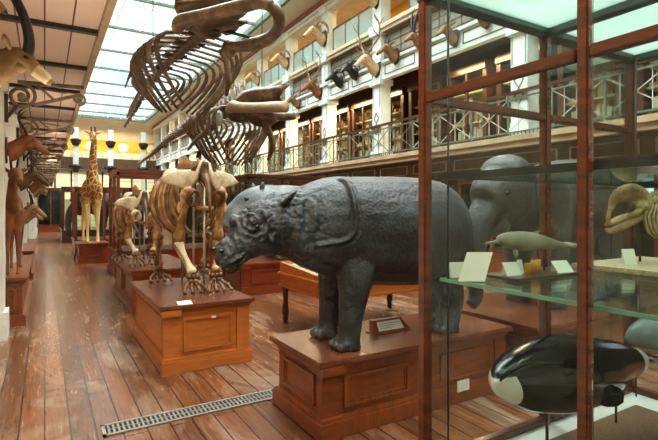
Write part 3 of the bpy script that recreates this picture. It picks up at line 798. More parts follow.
# ================================================================ GIRAFFE (faces the camera, -Y)
gf = thing('giraffe', 'tall patterned giraffe standing on a plinth down the aisle', 'giraffe', (1.25, 16.3, .6))
GX = 1.25; m = MB()
m.curve([(GX, 17.1, 2.0), (GX, 16.8, 2.12), (GX, 16.4, 2.2), (GX, 16.15, 2.3), (GX, 16.0, 2.55), (GX-.0, 15.95, 2.9), (GX, 15.9, 3.3), (GX+.02, 15.87, 3.6), (GX+.01, 15.85, 3.78)],
        [(.15, .2), (.27, .3), (.3, .38), (.27, .36), (.17, .24), (.125, .16), (.1, .12), (.085, .1), (.075, .085)], 16, 5)
m.curve([(GX, 15.9, 3.83), (GX-.02, 15.78, 3.84), (GX-.05, 15.62, 3.76), (GX-.07, 15.5, 3.68), (GX-.08, 15.44, 3.64)], [(.085, .09), (.1, .1), (.075, .075), (.06, .055), (.045, .04)], 12, 4)
for x in (-.16, .16):
    m.curve([(GX+x, 16.1, 2.1), (GX+x*.9, 16.1, 1.7), (GX+x*.85, 16.08, 1.28), (GX+x*.85, 16.1, .95), (GX+x*.85, 16.08, .66), (GX+x*.9, 16.04, .6)], [.14, .09, .062, .042, .05, .07], 10, 4)
    m.curve([(GX+x, 16.85, 2.0), (GX+x*.9, 16.8, 1.65), (GX+x*1.3, 16.9, 1.25), (GX+x*1.3, 16.85, .95), (GX+x*1.3, 16.82, .66), (GX+x*1.3, 16.78, .6)], [.16, .11, .06, .042, .05, .07], 10, 4)
m.build('body', 'giraffe', gf, True, REM(.022, 4), .601)
for s in (-1, 1):
    MB().tube([(GX+s*.04, 15.86, 3.9), (GX+s*.055, 15.87, 4.04)], [.022, .025], 8).ell((GX+s*.055, 15.87, 4.06), .03, u=8, v=6).build('horn', 'fur_dark', gf)
    MB().tube([(GX+s*.08, 15.88, 3.88), (GX+s*.15, 15.9, 3.93), (GX+s*.24, 15.92, 3.97)], [(.02, .03), (.02, .045), (.005, .008)], 8).build('ear', 'fur_pale', gf)
    MB().ell((GX-.03+s*.085, 15.75, 3.86), .018, u=8, v=6).build('eye', 'eye', gf)
# ================================================================ FLAT TABLE CASE with turned legs
tc = thing('table_showcase', 'low wooden table showcase with sloping cream top and turned legs behind the rhinoceros', 'showcase', (2.93, 4.94, 0))
x0, x1, y0, y1 = 2.93, 4.95, 4.94, 6.28
MB().box(x0, y0, .54, x1, y1, .70).box(x0-.03, y0-.03, .68, x1+.03, y1+.03, .73, .008).box(x0-.02, y0-.02, .52, x1+.02, y1+.02, .56, .008).build('frame', 'orange', tc, False)
for x in (x0+.06, x1-.06):
    for y in (y0+.06, y1-.06):
        MB().lathe((x, y, 0), [(0, 0), (.03, 0), (.045, .06), (.03, .09), (.055, .13), (.05, .2), (.034, .3), (.042, .42), (.05, .46), (.06, .47), (.06, .53), (0, .53)]).build('leg', 'wood_dark', tc)
MB().poly([(x0+.04, y0+.03, .735), (x0+.04, y1-.03, .735), (x0+.04, y1-.03, .84), (x0+.04, y0+.03, .75)], (x1-x0-.08, 0, 0)).build('cream_bed', 'cream', tc, False)
m = MB()
for k in range(4):
    x = lerp(x0, x1-.04, k/3); m.poly([(x, y0, .72), (x, y1, .72), (x, y1, .87), (x, y0, .78)], (.04, 0, 0))
m.bar((x0, y0+.01, .765), (x1, y0+.01, .765), .03, .03).bar((x0, y1-.01, .86), (x1, y1-.01, .86), .03, .03); m.build('glazing_bars', 'orange', tc, False)
MB().poly([(x0+.02, y0+.02, .768), (x1-.02, y0+.02, .768), (x1-.02, y1-.02, .858), (x0+.02, y1-.02, .858)], (0, 0, .004)).build('glass_pane', 'glass_clear', tc, False)
# ================================================================ TALL GLASS CASES standing in the hall
def hall_case(label, x0, x1, y0, y1, h, mat='wood_red', base=.6, nx=2, ny=2, name='glass_cabinet', group='tall glazed cabinets in the hall'):
    t = thing(name, label, 'cabinet', (x0, y0, 0), group)
    MB().box(x0, y0, 0, x1, y1, base).box(x0-.04, y0-.04, 0, x1+.04, y1+.04, .12).box(x0-.03, y0-.03, base-.05, x1+.03, y1+.03, base).build('base', mat, t, False)
    m = MB(); w = .035
    for i in range(nx+1):
        x = lerp(x0+w, x1-w, i/nx)
        for y in (y0+w, y1-w): m.box(x-w, y-w, base, x+w, y+w, h)
    for j in range(1, ny):
        y = lerp(y0+w, y1-w, j/ny)
        for x in (x0+w, x1-w): m.box(x-w, y-w, base, x+w, y+w, h)
    for z in (h-.09,):
        m.box(x0, y0, z, x1, y0+.07, h).box(x0, y1-.07, z, x1, y1, h).box(x0, y0, z, x0+.07, y1, h).box(x1-.07, y0, z, x1, y1, h)
    m.build('frame', mat, t, False)
    m = MB().box(x0-.03, y0-.03, h-.02, x1+.03, y0+.06, h+.05).box(x0-.03, y1-.06, h-.02, x1+.03, y1+.03, h+.05).box(x0-.03, y0, h-.02, x0+.06, y1, h+.05).box(x1-.06, y0, h-.02, x1+.03, y1, h+.05)
    m.build('cornice', mat, t, False)
    for q in ((x0+.03, y0+.03, x1-.03, y0+.036), (x0+.03, y1-.036, x1-.03, y1-.03), (x0+.03, y0+.03, x0+.036, y1-.03), (x1-.036, y0+.03, x1-.03, y1-.03)):
        MB().box(q[0], q[1], base, q[2], q[3], h-.05).build('glass_pane', 'glass_clear', t, False)
    for z in (base+(h-base)*.36, base+(h-base)*.68):
        MB().box(x0+.05, y0+.05, z, x1-.05, y1-.05, z+.012).build('shelf', 'shelf_glass', t, False)
    return t
hall_case('tall empty-fronted glass cabinet with slim red-brown posts behind the two skeletons', 1.5, 4.2, 12.5, 14.2, 2.55)
hall_case('red-brown glass cabinet directly behind the giraffe', .85, 2.6, 17.6, 19.6, 2.3)
hall_case('distant dark cabinet beyond the black elephant', .7, 3.0, 25.5, 29.5, 2.6, 'wood_dark')
hall_case('dark glass cabinet across the hall behind the hippopotamus', 4.6, 7.6, 11.8, 13.4, 2.5, 'wood_dark', nx=3)
hall_case('dark glass cabinet in the far middle of the hall under the hanging skeletons', 4.4, 7.4, 17.5, 19.5, 2.5, 'wood_dark', nx=3)
hall_case('wide wooden cabinet under the gallery behind the table showcase', 8.9, 10.6, 9.2, 13.5, 2.35, 'wood_dark', ny=4)
hall_case('wooden cabinet under the gallery behind the grey elephant', 8.9, 10.6, 4.4, 8.6, 2.35, 'wood', ny=4)
hall_case('wooden cabinet under the gallery facing the tall skeletons', 8.9, 10.6, 14.2, 18.4, 2.35, 'wood_dark', ny=4)
# ================================================================ MOUNTED QUADRUPED SKELETONS (walking away, +Y)
def quad_skeleton(label, xc, yh, yf, zt, top, hw, s, mats, skull=True):
    """yh hip, yf shoulder, zt foot level, top spine height, hw rib half width, s bone scale"""
    bm_, dk, wh = mats
    t = thing('animal_skeleton', label, 'skeleton', (xc, yh, zt), 'mounted animal skeletons on plinths')
    hz = top-.26*s
    # pelvis
    for sg in (-1, 1):
        ol = [(.02, .37), (.06, .25), (.14, .25), (.26, .245), (.38, .215), (.48, .13), (.42, .085), (.33, .07), (.25, .035), (.17, -.01), (.11, .06), (.06, .16)]
        m = MB().plate([V(xc+sg*x*s, yh+(.42*x)*s, hz+z*s) for x, z in ol], .022*s, .0, .8); m.build('hip_blade', wh, t)
        c = V(xc+sg*.14*s, yh-.03*s, hz-.08*s)                          # ring around the obturator opening
        ring = [c+V(sg*.06*s*math.cos(a), -.05*s*math.sin(a), .085*s*math.sin(a)) for a in [2*PI*k/14 for k in range(15)]]
        MB().tube(ring, [(.026+.012*math.sin(k))*s for k in range(15)], 8, cap=False).build('ischium', dk if s > .99 else wh, t)
        MB().ell((xc+sg*.19*s, yh, hz), .062*s).build('hip_joint', bm_, t)
    MB().curve([(xc, yh-.02, hz+.34*s), (xc, yh+.0, hz+.2*s), (xc, yh-.1*s, hz+.08*s), (xc, yh-.18*s, hz-.1*s), (xc, yh-.2*s, hz-.3*s)], [.04*s, .055*s, .035*s, .022*s, .010*s], 8, 3).build('sacrum', dk, t)
    MB().bar((xc-.1*s, yh, hz-.19*s), (xc+.1*s, yh, hz-.19*s), .05*s, .05*s).build('pubis', bm_, t, True)
    # spine
    n = 26
    for i in range(n):
        f = i/(n-1); y = lerp(yh+.05, yf+.32*s, f); z = top+.03*math.sin(PI*f)-.0+(.0 if f < .85 else -(f-.85)*.5)
        h = (.10+.12*math.exp(-((f-.72)/.2)**2))*s
        m = MB().ell((xc, y, z), (.038*s, .5*(yf+.3*s-yh)/n*.9, .036*s), u=8, v=6).bar((xc, y, z), (xc, y-.03*s, z+h), .016*s, .035*s)
        m.bar((xc-.075*s, y, z+.02*s), (xc+.075*s, y, z+.02*s), .025*s, .016*s); m.build('vertebra', bm_, t)
    # ribs
    n = 15; dz = top-(zt+.52*(top-zt))
    for i in range(n):
        f = i/(n-1); y = lerp(yf+.05*s, yh+.30*s, f); w = hw*(.62+.38*math.sin(PI*min(1, f*1.1+.12))); d = dz*(.92+.2*math.sin(PI*f))*(1 if f < .75 else 1-(f-.75)*1.5)
        for sg in (-1, 1):
            pts = []
            for k in range(9):
                a = k/8*PI*.86; pts.append(V(xc+sg*(w*math.sin(a)**.75+.012), y-.16*s*(k/8)**1.2*(1 if f > .3 else .3), top-d*(1-math.cos(a))/2*1.03))
            MB().tube(pts, [.016*s+.006*s*math.sin(PI*k/8) for k in range(9)], 6, flat=(1.35, .8)).build('rib', (bm_, dk, bm_)[i % 3], t)
    MB().curve([(xc, yf+.1, zt+.56*(top-zt)), (xc, lerp(yf, yh, .3), zt+.47*(top-zt)), (xc, lerp(yf, yh, .55), zt+.47*(top-zt))], [.03*s, .03*s, .012*s], 8, 3).build('breastbone', dk, t)
    for sg in (-1, 1):
        # hind leg
        hip = V(xc+sg*.2*s, yh, hz); kn = V(xc+sg*.235*s, yh+.28*s, lerp(zt, hz, .50)); an = V(xc+sg*.135*s, yh+.02*s, zt+.22*s)
        MB().bone(hip, kn, .046*s, 1.6).ell(lerp(hip, kn, .32)+V(sg*.05*s, 0, 0), (.03*s, .03*s, .07*s)).build('femur', bm_, t)
        MB().ell(kn+V(0, .06*s, .0), (.04*s, .035*s, .05*s)).build('kneecap', dk, t)
        MB().bone(kn, an, .034*s, 1.75).build('tibia', wh if sg < 0 else bm_, t)
        MB().bone(kn+V(sg*.05*s, .0, -.03*s), an+V(sg*.05*s, .01, .02), .013*s, 1.6).build('fibula', dk, t)
        foot(t, an, zt, s, dk)
        # fore leg
        sh = V(xc+sg*(hw*.78), yf+.06*s, lerp(zt, top, .62)); el = V(xc+sg*hw*.74, yf-.12*s, lerp(zt, top, .40)); wr = V(xc+sg*hw*.70, yf-.0*s, zt+.2*s)
        ol = [(0, .0), (.1, .16), (.16, .38), (.1, .47), (-.06, .48), (-.16, .42), (-.1, .2)]
        MB().plate([V(sh.x-sg*(.02+.3*z*.5)*s, sh.y+y*s*.9, sh.z+z*s*.92) for y, z in ol], .016*s).build('shoulder_blade', wh, t)
        MB().bone(sh, el, .046*s, 1.6).build('humerus', bm_, t)
        MB().bone(el, wr, .036*s, 1.6).build('radius', bm_, t); MB().bone(el+V(0, -.06*s, .07*s), wr+V(sg*.03*s, -.03*s, .02), .022*s, 1.7).build('ulna', dk, t)
        foot(t, wr, zt, s, dk)
    if skull:
        k = V(xc, yf+.75*s, top-.22*s)
        m = MB().curve([k+V(0, -.42*s, .14*s), k+V(0, -.25*s, .2*s), k+V(0, 0, .02*s), k+V(0, .3*s, -.2*s)], [(.12*s, .1*s), (.15*s, .15*s), (.12*s, .12*s), (.07*s, .07*s)], 12, 4); m.build('skull', wh, t)
        for sg in (-1, 1):
            MB().curve([k+V(sg*.1*s, -.28*s, .06*s), k+V(sg*.22*s, -.12*s, 0), k+V(sg*.14*s, .12*s, -.08*s)], [.03*s]*3, 8, 4).build('cheekbone', bm_, t)
            MB().curve([k+V(sg*.14*s, -.3*s, -.02*s), k+V(sg*.14*s, -.24*s, -.24*s), k+V(sg*.06*s, .25*s, -.36*s)], [.04*s, .05*s, .03*s], 8, 4).build('jaw', bm_, t)
        MB().curve([V(xc, yf+.3*s, top-.04), k+V(0, -.42*s, .14*s)], [.05*s, .05*s], 8, 3).build('neck', bm_, t)
    for y, z, dx in ((yh+.03, hz+.05, .0), (lerp(yh, yf, .45), top-.02, 0), (yf-.02, top-.03, 0)):
        MB().tube([(xc+dx, y, zt), (xc+dx, y, z)], .014*max(s, .8), 8).build('support_rod', 'steel', t)
    return t
def foot(t, a, zt, s, mat):
    m = MB()
    for k, dx in enumerate((-.045, 0, .045)): m.ell(a+V(dx*s, -.01*s, -.03*s), (.034*s, .04*s, .032*s), u=8, v=6)
    for k, dx in enumerate((-.03, .025)): m.ell(a+V(dx*s, -.02*s, -.08*s), (.034*s, .04*s, .03*s), u=8, v=6)
    m.ell(a+V(0, .06*s, -.05*s), (.035*s, .05*s, .045*s), u=8, v=6)
    m.build('ankle_bone', mat, t)
    for k in range(4):
        dx = (k-1.5)*.055*s; b = a+V(dx*.7, -.02*s, -.1*s); z1 = zt+.028*s
        c = V(a.x+dx*1.35, a.y-.10*s, z1+.05*s); e = V(a.x+dx*1.6, a.y-.19*s, z1)
        MB().bone(b, c, .018*s, 1.5, 6).bone(c, e, .017*s, 1.5, 6).build('toe_bone', mat, t)
quad_skeleton('tall brown skeleton with splayed white hip bones on the orange-brown plinth', 1.58, 5.42, 6.50, .68, 2.10, .43, 1.0, ('bone', 'bone_dark', 'bone_white'))
quad_skeleton('smaller skeleton with pale pierced pelvis on the plinth behind the tall skeleton', 1.45, 8.5, 9.6, .68, 1.85, .38, .98, ('bone', 'bone_dark', 'bone_white'))

# ================================================================ HANGING WHALE SKELETONS (heads towards the camera, tails down the hall)
def whale(label, X, Z, y0, y1, yc, hw, drop, n_rib, nv, vr):
    t = thing('whale_skeleton', label, 'skeleton', (X, y0, Z), 'whale skeletons hanging in the hall')
    for i in range(nv):
        f = i/(nv-1); y = lerp(y0, y1, f); r = vr*(1-.72*f); ln = .42*(y1-y0)/nv
        z = Z+.25*math.sin(PI*min(1, f*1.3))-.9*max(0, f-.55)**1.5
        m = MB().tube([(X, y-ln, z), (X, y-ln*.3, z), (X, y+ln*.3, z), (X, y+ln, z)], [r, r*.8, r*.8, r], 9)
        m.bar((X, y, z), (X, y+.12, z+r*3.2*(1-.6*f)), .03, .13*(1-.5*f)+.03)
        m.bar((X-r*2.6*(1-.7*f), y+.03, z), (X+r*2.6*(1-.7*f), y+.03, z), .13*(1-.5*f), .03); m.build('vertebra', 'whale', t)
        if f > .5 and i % 2 == 0: MB().bar((X, y+.04, z-r), (X, y+.12, z-r*2.6), .02, .08).build('chevron_bone', 'whale', t)
    for i in range(n_rib):
        f = i/(n_rib-1); y = lerp(y0+.1, yc, f); w = hw*(.72+.28*math.sin(PI*min(1, f*1.15+.15)))*(1 if f < .7 else 1-(f-.7)*.9); d = drop*(.8+.2*math.sin(PI*(f+.2)))*(1-.55*f**2)
        zz = Z+.25*math.sin(PI*min(1, (y-y0)/(y1-y0)*1.3))
        for sg in (-1, 1):
            pts = []
            for k in range(11):
                q = k/10; pts.append(V(X+sg*(w*max(0, math.sin(PI*.93*q**.55))**.8+.05), y+.35*q, zz-.02-d*(.25*q+.75*q**1.35)*.98))
            MB().tube(pts, [.022+.019*math.sin(PI*(k/10)**.8) for k in range(11)], 7, flat=(.8, 1.3)).build('rib', 'whale' if (i+sg) % 4 else 'whale_jaw', t)
    return t
w1 = whale('nearer and larger hanging whale skeleton with a great looping jaw, under the skylight', 2.75, 5.2, 9.5, 20.5, 14.6, .98, 1.55, 12, 34, .14)
def pd(*a): return [P(u, v, d=d) for u, v, d in a]
MB().curve(pd((177, 31, 8.9), (180, 23, 8.7), (190, 18.5, 8.4), (208, 14.5, 8.1), (228, 9.5, 7.8), (246, 5, 7.5), (260, 2.5, 7.3), (271, 6, 7.2)), [.09, .14, .115, .11, .11, .11, .10, .09], 12, 4).build('jawbone', 'whale_jaw', w1)
MB().curve(pd((271, 6, 7.2), (278, 14, 7.3), (279, 24, 7.5), (275, 33, 7.8), (266, 40, 8.2), (252, 44.5, 8.6), (238, 46.5, 8.9), (230, 47, 9.1)), [.09, .10, .095, .10, .11, .12, .105, .13], 12, 4).ell(P(229, 49, d=9.1), (.14, .14, .18)).build('jawbone', 'whale_jaw', w1)
m = MB().ell(P(193, 10, d=9.3), (.36, .36, .2)).ell(P(203, 25, d=9.5), (.3, .3, .2)).ell(P(186, 4, d=9.2), (.22, .25, .2)).ell(P(211, 31, d=9.6), (.22, .25, .16))
m.curve(pd((190, 8, 9.2), (208, 6, 8.8), (228, 1, 8.3), (246, -5, 7.9), (258, -8, 7.6)), [(.3, .15), (.28, .12), (.22, .09), (.15, .07), (.06, .04)], 12, 4)
m.curve(pd((200, 22, 9.2), (216, 19, 8.9), (236, 12, 8.4), (250, 5, 8.0)), [(.2, .2), (.24, .13), (.18, .1), (.05, .05)], 12, 4)
m.build('skull', 'whale', w1, True, REM(.04, 4))
MB().plate(pd((218, 24, 9.0), (232, 18, 8.8), (247, 20, 8.7), (248, 23, 8.7), (240, 27, 8.8), (234, 34, 9.0), (226, 36, 9.1), (219, 32, 9.1)), .05).build('cheekbone', 'whale', w1)
MB().tube(pd((208, 30, 9.3), (232, 33, 8.9), (258, 39, 8.5)), .03, 6).build('iron_strut', 'iron', w1)
MB().plate(pd((157, 37, 10.6), (163, 31, 10.5), (170, 30, 10.4), (177, 35, 10.2), (174, 42, 10.3), (165, 48, 10.6), (158, 46, 10.7)), .04).build('shoulder_blade', 'plate_grey', w1)
MB().curve(pd((158, 44, 10.7), (150, 50, 10.9)), [.11, .09], 8, 3).build('arm_bone', 'whale', w1)
for q in (((150, 50, 10.9), (138, 65, 11.3), (128, 80, 11.7)), ((151, 51, 11.0), (142, 66, 11.4), (132, 84, 11.9)), ((149, 50, 10.9), (134, 66, 11.2), (125, 88, 11.7))):
    MB().curve(pd(*q), [.06, .045, .015], 8, 4).build('flipper_bone', 'whale', w1)
MB().curve(pd((222, 50, 9.7), (226, 62, 9.7), (228, 80, 9.8), (226, 96, 9.9)), [.09, .06, .07, .03], 8, 4).build('flipper_bone', 'whale', w1)
m = MB().plate(pd((141, 85, 16.6), (150, 88, 16.4), (140, 100, 17.3), (128, 118, 18.6), (126, 118, 18.6), (131, 104, 17.8)), .06).build('tail_bone', 'whale', w1)
for u, v, d in ((212, 20, 9.5), (153, 62, 13)):
    p = P(u, v, d=d); MB().tube([p, (p.x, p.y, 9.1)], .012, 6).build('hanging_wire', 'iron', w1)
w2 = whale('farther hanging whale skeleton behind, with a flat dark skull plate and straight pale jaw', 4.75, 4.5, 12.4, 30.0, 17.0, .92, 1.7, 13, 44, .21)
MB().plate(pd((232, 106, 12.4), (234, 98, 12.3), (242, 91, 12.1), (254, 87.5, 11.9), (272, 86, 11.7), (291, 84.5, 11.5), (283, 91, 11.6), (280, 97, 11.7), (283, 104, 11.8), (262, 105, 12.0), (244, 106, 12.3)), .16, 0, .7).build('skull', 'whale', w2)
MB().curve(pd((229, 110, 12.2), (233, 106.5, 12.0), (240, 107.5, 11.8), (258, 107.5, 11.4), (274, 107, 11.1), (286, 107, 10.9)), [.10, .15, .13, .12, .13, .13], 12, 4).build('jawbone', 'whale_lt', w2)
MB().curve(pd((256, 112, 12.6), (268, 114, 12.2), (280, 116.5, 11.9), (294, 116, 11.6)), [.14, .11, .10, .09], 12, 4).build('jawbone', 'whale_jaw', w2)
MB().ell(P(262, 116, d=12.8), (.45, .35, .3)).ell(P(240, 112, d=12.9), (.4, .35, .3)).build('braincase', 'whale', w2)
MB().plate(pd((210, 116, 13.2), (216, 109, 13.0), (222, 112, 12.9), (222, 124, 13.0), (217, 128, 13.2), (211, 124, 13.3)), .05).build('shoulder_blade', 'plate_grey', w2)
MB().curve(pd((214, 126, 13.3), (206, 132, 13.5), (196, 140, 13.9), (188, 150, 14.3)), [.11, .08, .06, .03], 8, 4).build('flipper_bone', 'whale', w2)
MB().curve(pd((262, 122, 12.9), (270, 134, 13.0), (272, 148, 13.1), (268, 160, 13.3)), [.11, .09, .08, .04], 8, 4).build('flipper_bone', 'whale', w2)
for u, v, d in ((262, 104, 12.6), (190, 128, 18)):
    p = P(u, v, d=d); MB().tube([p, (p.x, p.y, 9.1)], .014, 6).build('hanging_wire', 'iron', w2)
# ================================================================ NEAR GLASS DISPLAY CASE
CX0, CX1, CY0, CY1 = 1.3, 2.9, -.57, 1.471; CZ = .605; CT = 2.53; RZ = 2.09
dc = thing('display_case', 'tall red-brown framed glass display case holding whale and dolphin models', 'display case', (CX0, CY0, 0))
MB().box(CX0, CY0, .1, CX1, CY1, CZ-.06).box(CX0-.04, CY0-.04, 0, CX1+.04, CY1+.04, .12).box(CX0-.02, CY0-.02, CZ-.06, CX1+.02, CY1+.02, CZ-.02).build('base', 'wood', dc, False)
MB().box(CX0+.01, CY0+.01, CZ-.03, CX1-.01, CY1-.01, CZ).build('white_margin', 'white', dc, False)
MB().box(CX0+.14, CY0+.15, CZ-.005, CX1-.22, CY1-.15, CZ+.006).build('carpet', 'carpet', dc, False)
w = .021
ycs = [CY1-w, .786, .118, CY0+w]; xcs = [CX0+w, 2.10, CX1-w]
for y in ycs:
    for x in (CX0+w, CX1-w):
        q = w if y > 1 else .017
        m = MB().box(x-q, y-q, CZ-.02, x+q, y+q, CT, .005); m.build('post', 'wood_post', dc, 'auto')
for y in (CY0+w, CY1-w):
    MB().box(2.10-w, y-w, CZ-.02, 2.10+w, y+w, CT, .005).build('post', 'wood_post', dc, 'auto')
def rail(x0, y0, z0, x1, y1, z1, mat='wood_post'): MB().box(x0, y0, z0, x1, y1, z1, .004).build('rail', mat, dc, 'auto')
for a, b in zip(ycs[1:], ycs): rail(CX0+.004, a+w, RZ-.018, CX0+.032, b-w, RZ+.018)
for a, b in zip(xcs, xcs[1:]):
    rail(a+w, CY1-.042, RZ-.016, b-w, CY1-.006, RZ+.016); rail(a+w, CY1-.044, CZ-.02, b-w, CY1-.004, CZ+.03)
for a, b in zip(ycs[1:], ycs): rail(CX1-.044, a+w, CZ-.02, CX1-.004, b-w, CZ+.03); rail(CX0+.004, a+w, CZ-.02, CX0+.044, b-w, CZ+.03)
for x in xcs: rail(x-.03, CY0, CT-.05, x+.03, CY1, CT, 'case_green')
for y in (CY0+.03, CY1-.03): rail(CX0, y-.03, CT-.045, CX1, y+.03, CT, 'case_green')
for a, b in zip(ycs[1:], ycs):
    MB().box(CX0+.018, a+w, CZ, CX0+.023, b-w, CT-.05).build('glass_pane', 'glass', dc, False)
    MB().box(CX1-.023, a+w, CZ, CX1-.018, b-w, CT-.05).build('glass_pane', 'glass', dc, False)
for a, b in zip(xcs, xcs[1:]):
    MB().box(a+w, CY1-.023, CZ, b-w, CY1-.018, CT-.05).build('glass_pane', 'glass', dc, False)
    MB().box(a+.03, CY0+.05, CT-.02, b-.03, CY1-.05, CT-.014).build('roof_pane', 'roof_tint', dc, False)
for z, name, e in ((1.365, 'glass_shelf', 'glass_edge'), (1.775, 'glass_shelf', 'dark_edge')):
    s = MB().box(CX0+.06, CY0+.08, z-.004, CX1-.06, CY1-.07, z+.004).build(name, 'shelf_glass', dc, False)
    m = MB().box(CX0+.055, CY0+.08, z-.007, CX0+.061, CY1-.07, z+.006).box(CX1-.061, CY0+.08, z-.007, CX1-.055, CY1-.07, z+.006).box(CX0+.055, CY1-.075, z-.007, CX1-.055, CY1-.069, z+.006)
    if z > 1.5: m.box(CX0+.048, CY0+.08, z-.016, CX0+.061, CY1-.07, z+.010).box(CX1-.061, CY0+.08, z-.016, CX1-.048, CY1-.07, z+.010)
    m.build('shelf_edge', e, s, False)
for y, x in ((CY1-.085, CX0+.085), (CY1-.085, CX1-.085), (.2, CX0+.085), (.2, CX1-.085)):
    if True: MB().tube([(x, y, CZ), (x, y, CT-.05)], .0045, 8).build('shelf_rod', 'iron', dc)
# ---- black and white whale model
def at(u, v, d): return P(u, v, d=d)
st = [(494, 380, 388), (496.4, 374.5, 392), (499, 370, 396), (503, 365, 399), (509, 358.5, 403), (515.4, 353, 406.5), (523.6, 348, 410), (534, 342, 411.7), (545.4, 337.7, 412.2), (560, 335, 411.5), (577, 335.8, 407), (592, 337.5, 401),
      (603, 339, 392), (616, 341.5, 382.5), (630, 346.5, 376), (638, 349, 371), (645, 356, 364)]
o0 = at(497, 387, 1.72)
oc = thing('whale_model', 'glossy black whale model with white chin patch on a rod in the case', 'whale model', o0)
pts, rr = [], []
for u, a, b in st:
    d = lerp(1.72, 2.42, (u-497)/144); A, B = at(u, a, d), at(u, b, d)
    pts.append((A+B)/2); rr.append((min((A-B).length/2, .165)*(.8 if u < 500 else .95), (A.z-B.z)/2))
p, r = smooth(pts, rr, 5); m = MB(); rings = []; n = 28
for i in range(len(p)):
    t_ = p[min(i+1, len(p)-1)]-p[max(i-1, 0)]; s_ = V(-t_.y, t_.x, 0).normalized()
    rings.append([m.bm.verts.new(p[i]+s_*r[i][0]*math.cos(2*PI*k/n)+V(0, 0, r[i][1]*math.sin(2*PI*k/n))) for k in range(n)])
for A, B in zip(rings, rings[1:]):
    for k in range(n): m.bm.faces.new((A[k], A[(k+1) % n], B[(k+1) % n], B[k]))
m.bm.faces.new(rings[0][::-1]); m.bm.faces.new(rings[-1])
body = m.build('body', 'orca', oc, True)
def d_(u): return lerp(1.72, 2.42, (u-497)/144)
MB().plate([at(596, 396, 2.02), at(606, 391, 1.98), at(620, 388.5, 1.98), at(624.5, 392, 1.98), at(624, 399, 2.0), at(616, 404, 2.02), at(604, 404.5, 2.03), at(596, 402, 2.03)], .02).build('flipper', 'orca_black', oc)
c = pts[-1]
MB().plate([c+V(-.05, 0, 0), c+V(.0, .035, .005), c+V(.09, .1, .01), c+V(.12, .1, .01), c+V(.08, 0, 0), c+V(.12, -.12, .01), c+V(.09, -.12, .01), c+V(0, -.035, .005)], .012).build('tail_fluke', 'orca_black', oc)
b = at(547, 408, 1.97)
MB().tube([(b.x, b.y, CZ+.006), (b.x, b.y, b.z)], .0065, 8).build('rod', 'iron', oc)
MB().lathe((b.x, b.y, CZ+.006), [(0, 0), (.06, 0), (.06, .006), (.012, .012), (0, .012)], 16).build('rod_foot', 'iron', oc)
b = pts[13]
MB().tube([(b.x, b.y, CZ+.006), (b.x, b.y, b.z-.02)], .006, 8).build('rod', 'iron', oc)
# ridge over the brow
ri = [at(500, 381, 1.66), at(507, 374, 1.655), at(516, 367, 1.66), at(530, 362.5, 1.70), at(548, 362, 1.77), at(566, 363, 1.86)]
p, r = smooth(ri, [.004, .009, .011, .010, .008, .003], 5); MB().tube(p, r, 8).build('brow_ridge', 'orca_black', oc)
# ---- grey porpoise beside its tail
p0 = V(1.905, .925, 1.135)
pp = thing('porpoise_model', 'grey porpoise model on rods beside the tail of the black whale model', 'porpoise model', p0)
m = MB().curve([p0+V(.02, .06, .0), p0+V(.08, .03, .02), p0+V(.2, -.01, .03), p0+V(.4, -.06, .02), p0+V(.6, -.1, 0), p0+V(.75, -.12, 0)], [(.012, .015), (.06, .055), (.085, .08), (.095, .1), (.06, .07), (.02, .025)], 18, 5)
m.build('body', 'porpoise', pp)
MB().plate([p0+V(.08, .0, -.06), p0+V(.2, -.05, -.055), p0+V(.3, -.16, -.11), p0+V(.2, -.17, -.13), p0+V(.1, -.09, -.11)], .008).build('flipper', 'porpoise', pp)
for x in (.15, .5):
    q = p0+V(x, -.02-.06*x, 0); MB().tube([(q.x, q.y, CZ+.006), (q.x, q.y, q.z)], .005, 8).build('rod', 'iron', pp)
# ---- small dolphin on the shelf
SH = 1.37
bd = thing('shelf_plinth', 'dark wooden board on the glass shelf under the pale dolphin model', 'board', (1.69, 1.25, SH))
MB().box(1.53, 1.17, SH, 1.95, 1.33, SH+.012, .002).build('board', 'wood_dark', bd, False)
q0 = at(485, 243, 1.93)
dm = thing('dolphin_model', 'pale long-snouted dolphin model on a stand upon the glass shelf', 'dolphin model', q0)
dd = [(485, 243.5, .003), (492, 242.6, .007), (497, 241.5, .009), (500, 240, .020), (508, 240, .033), (520, 241, .041), (532, 241.5, .039), (545, 243, .029), (558, 244.8, .017), (568, 245.8, .011), (575, 246.5, .008)]
p, r = smooth([at(u, v, lerp(1.93, 2.12, (u-485)/90)) for u, v, a in dd], [a for u, v, a in dd], 4); MB().tube(p, r, 16).build('body', 'dolphin', dm)
e = at(572, 245.5, 2.11)
MB().plate([e, e+V(.02, .05, .0), e+V(.05, .07, .01), e+V(.035, 0, 0), e+V(.06, -.05, .01), e+V(.03, -.05, 0)], .004).build('tail_fluke', 'dolphin', dm)
MB().plate([at(512, 250, 1.94), at(518, 250, 1.93), at(519, 256, 1.92), at(515, 259, 1.92)], .004).build('flipper', 'dolphin', dm)
MB().plate([at(531, 232.5, 2.03), at(538, 234, 2.04), at(541, 230, 2.05)], .005).build('dorsal_fin', 'dolphin', dm)
for u in (519, 544):
    q = at(u, 243, lerp(1.93, 2.12, (u-485)/90)); MB().tube([(q.x, q.y, SH+.012), (q.x, q.y, q.z)], .004, 6).build('rod', 'iron', dm)
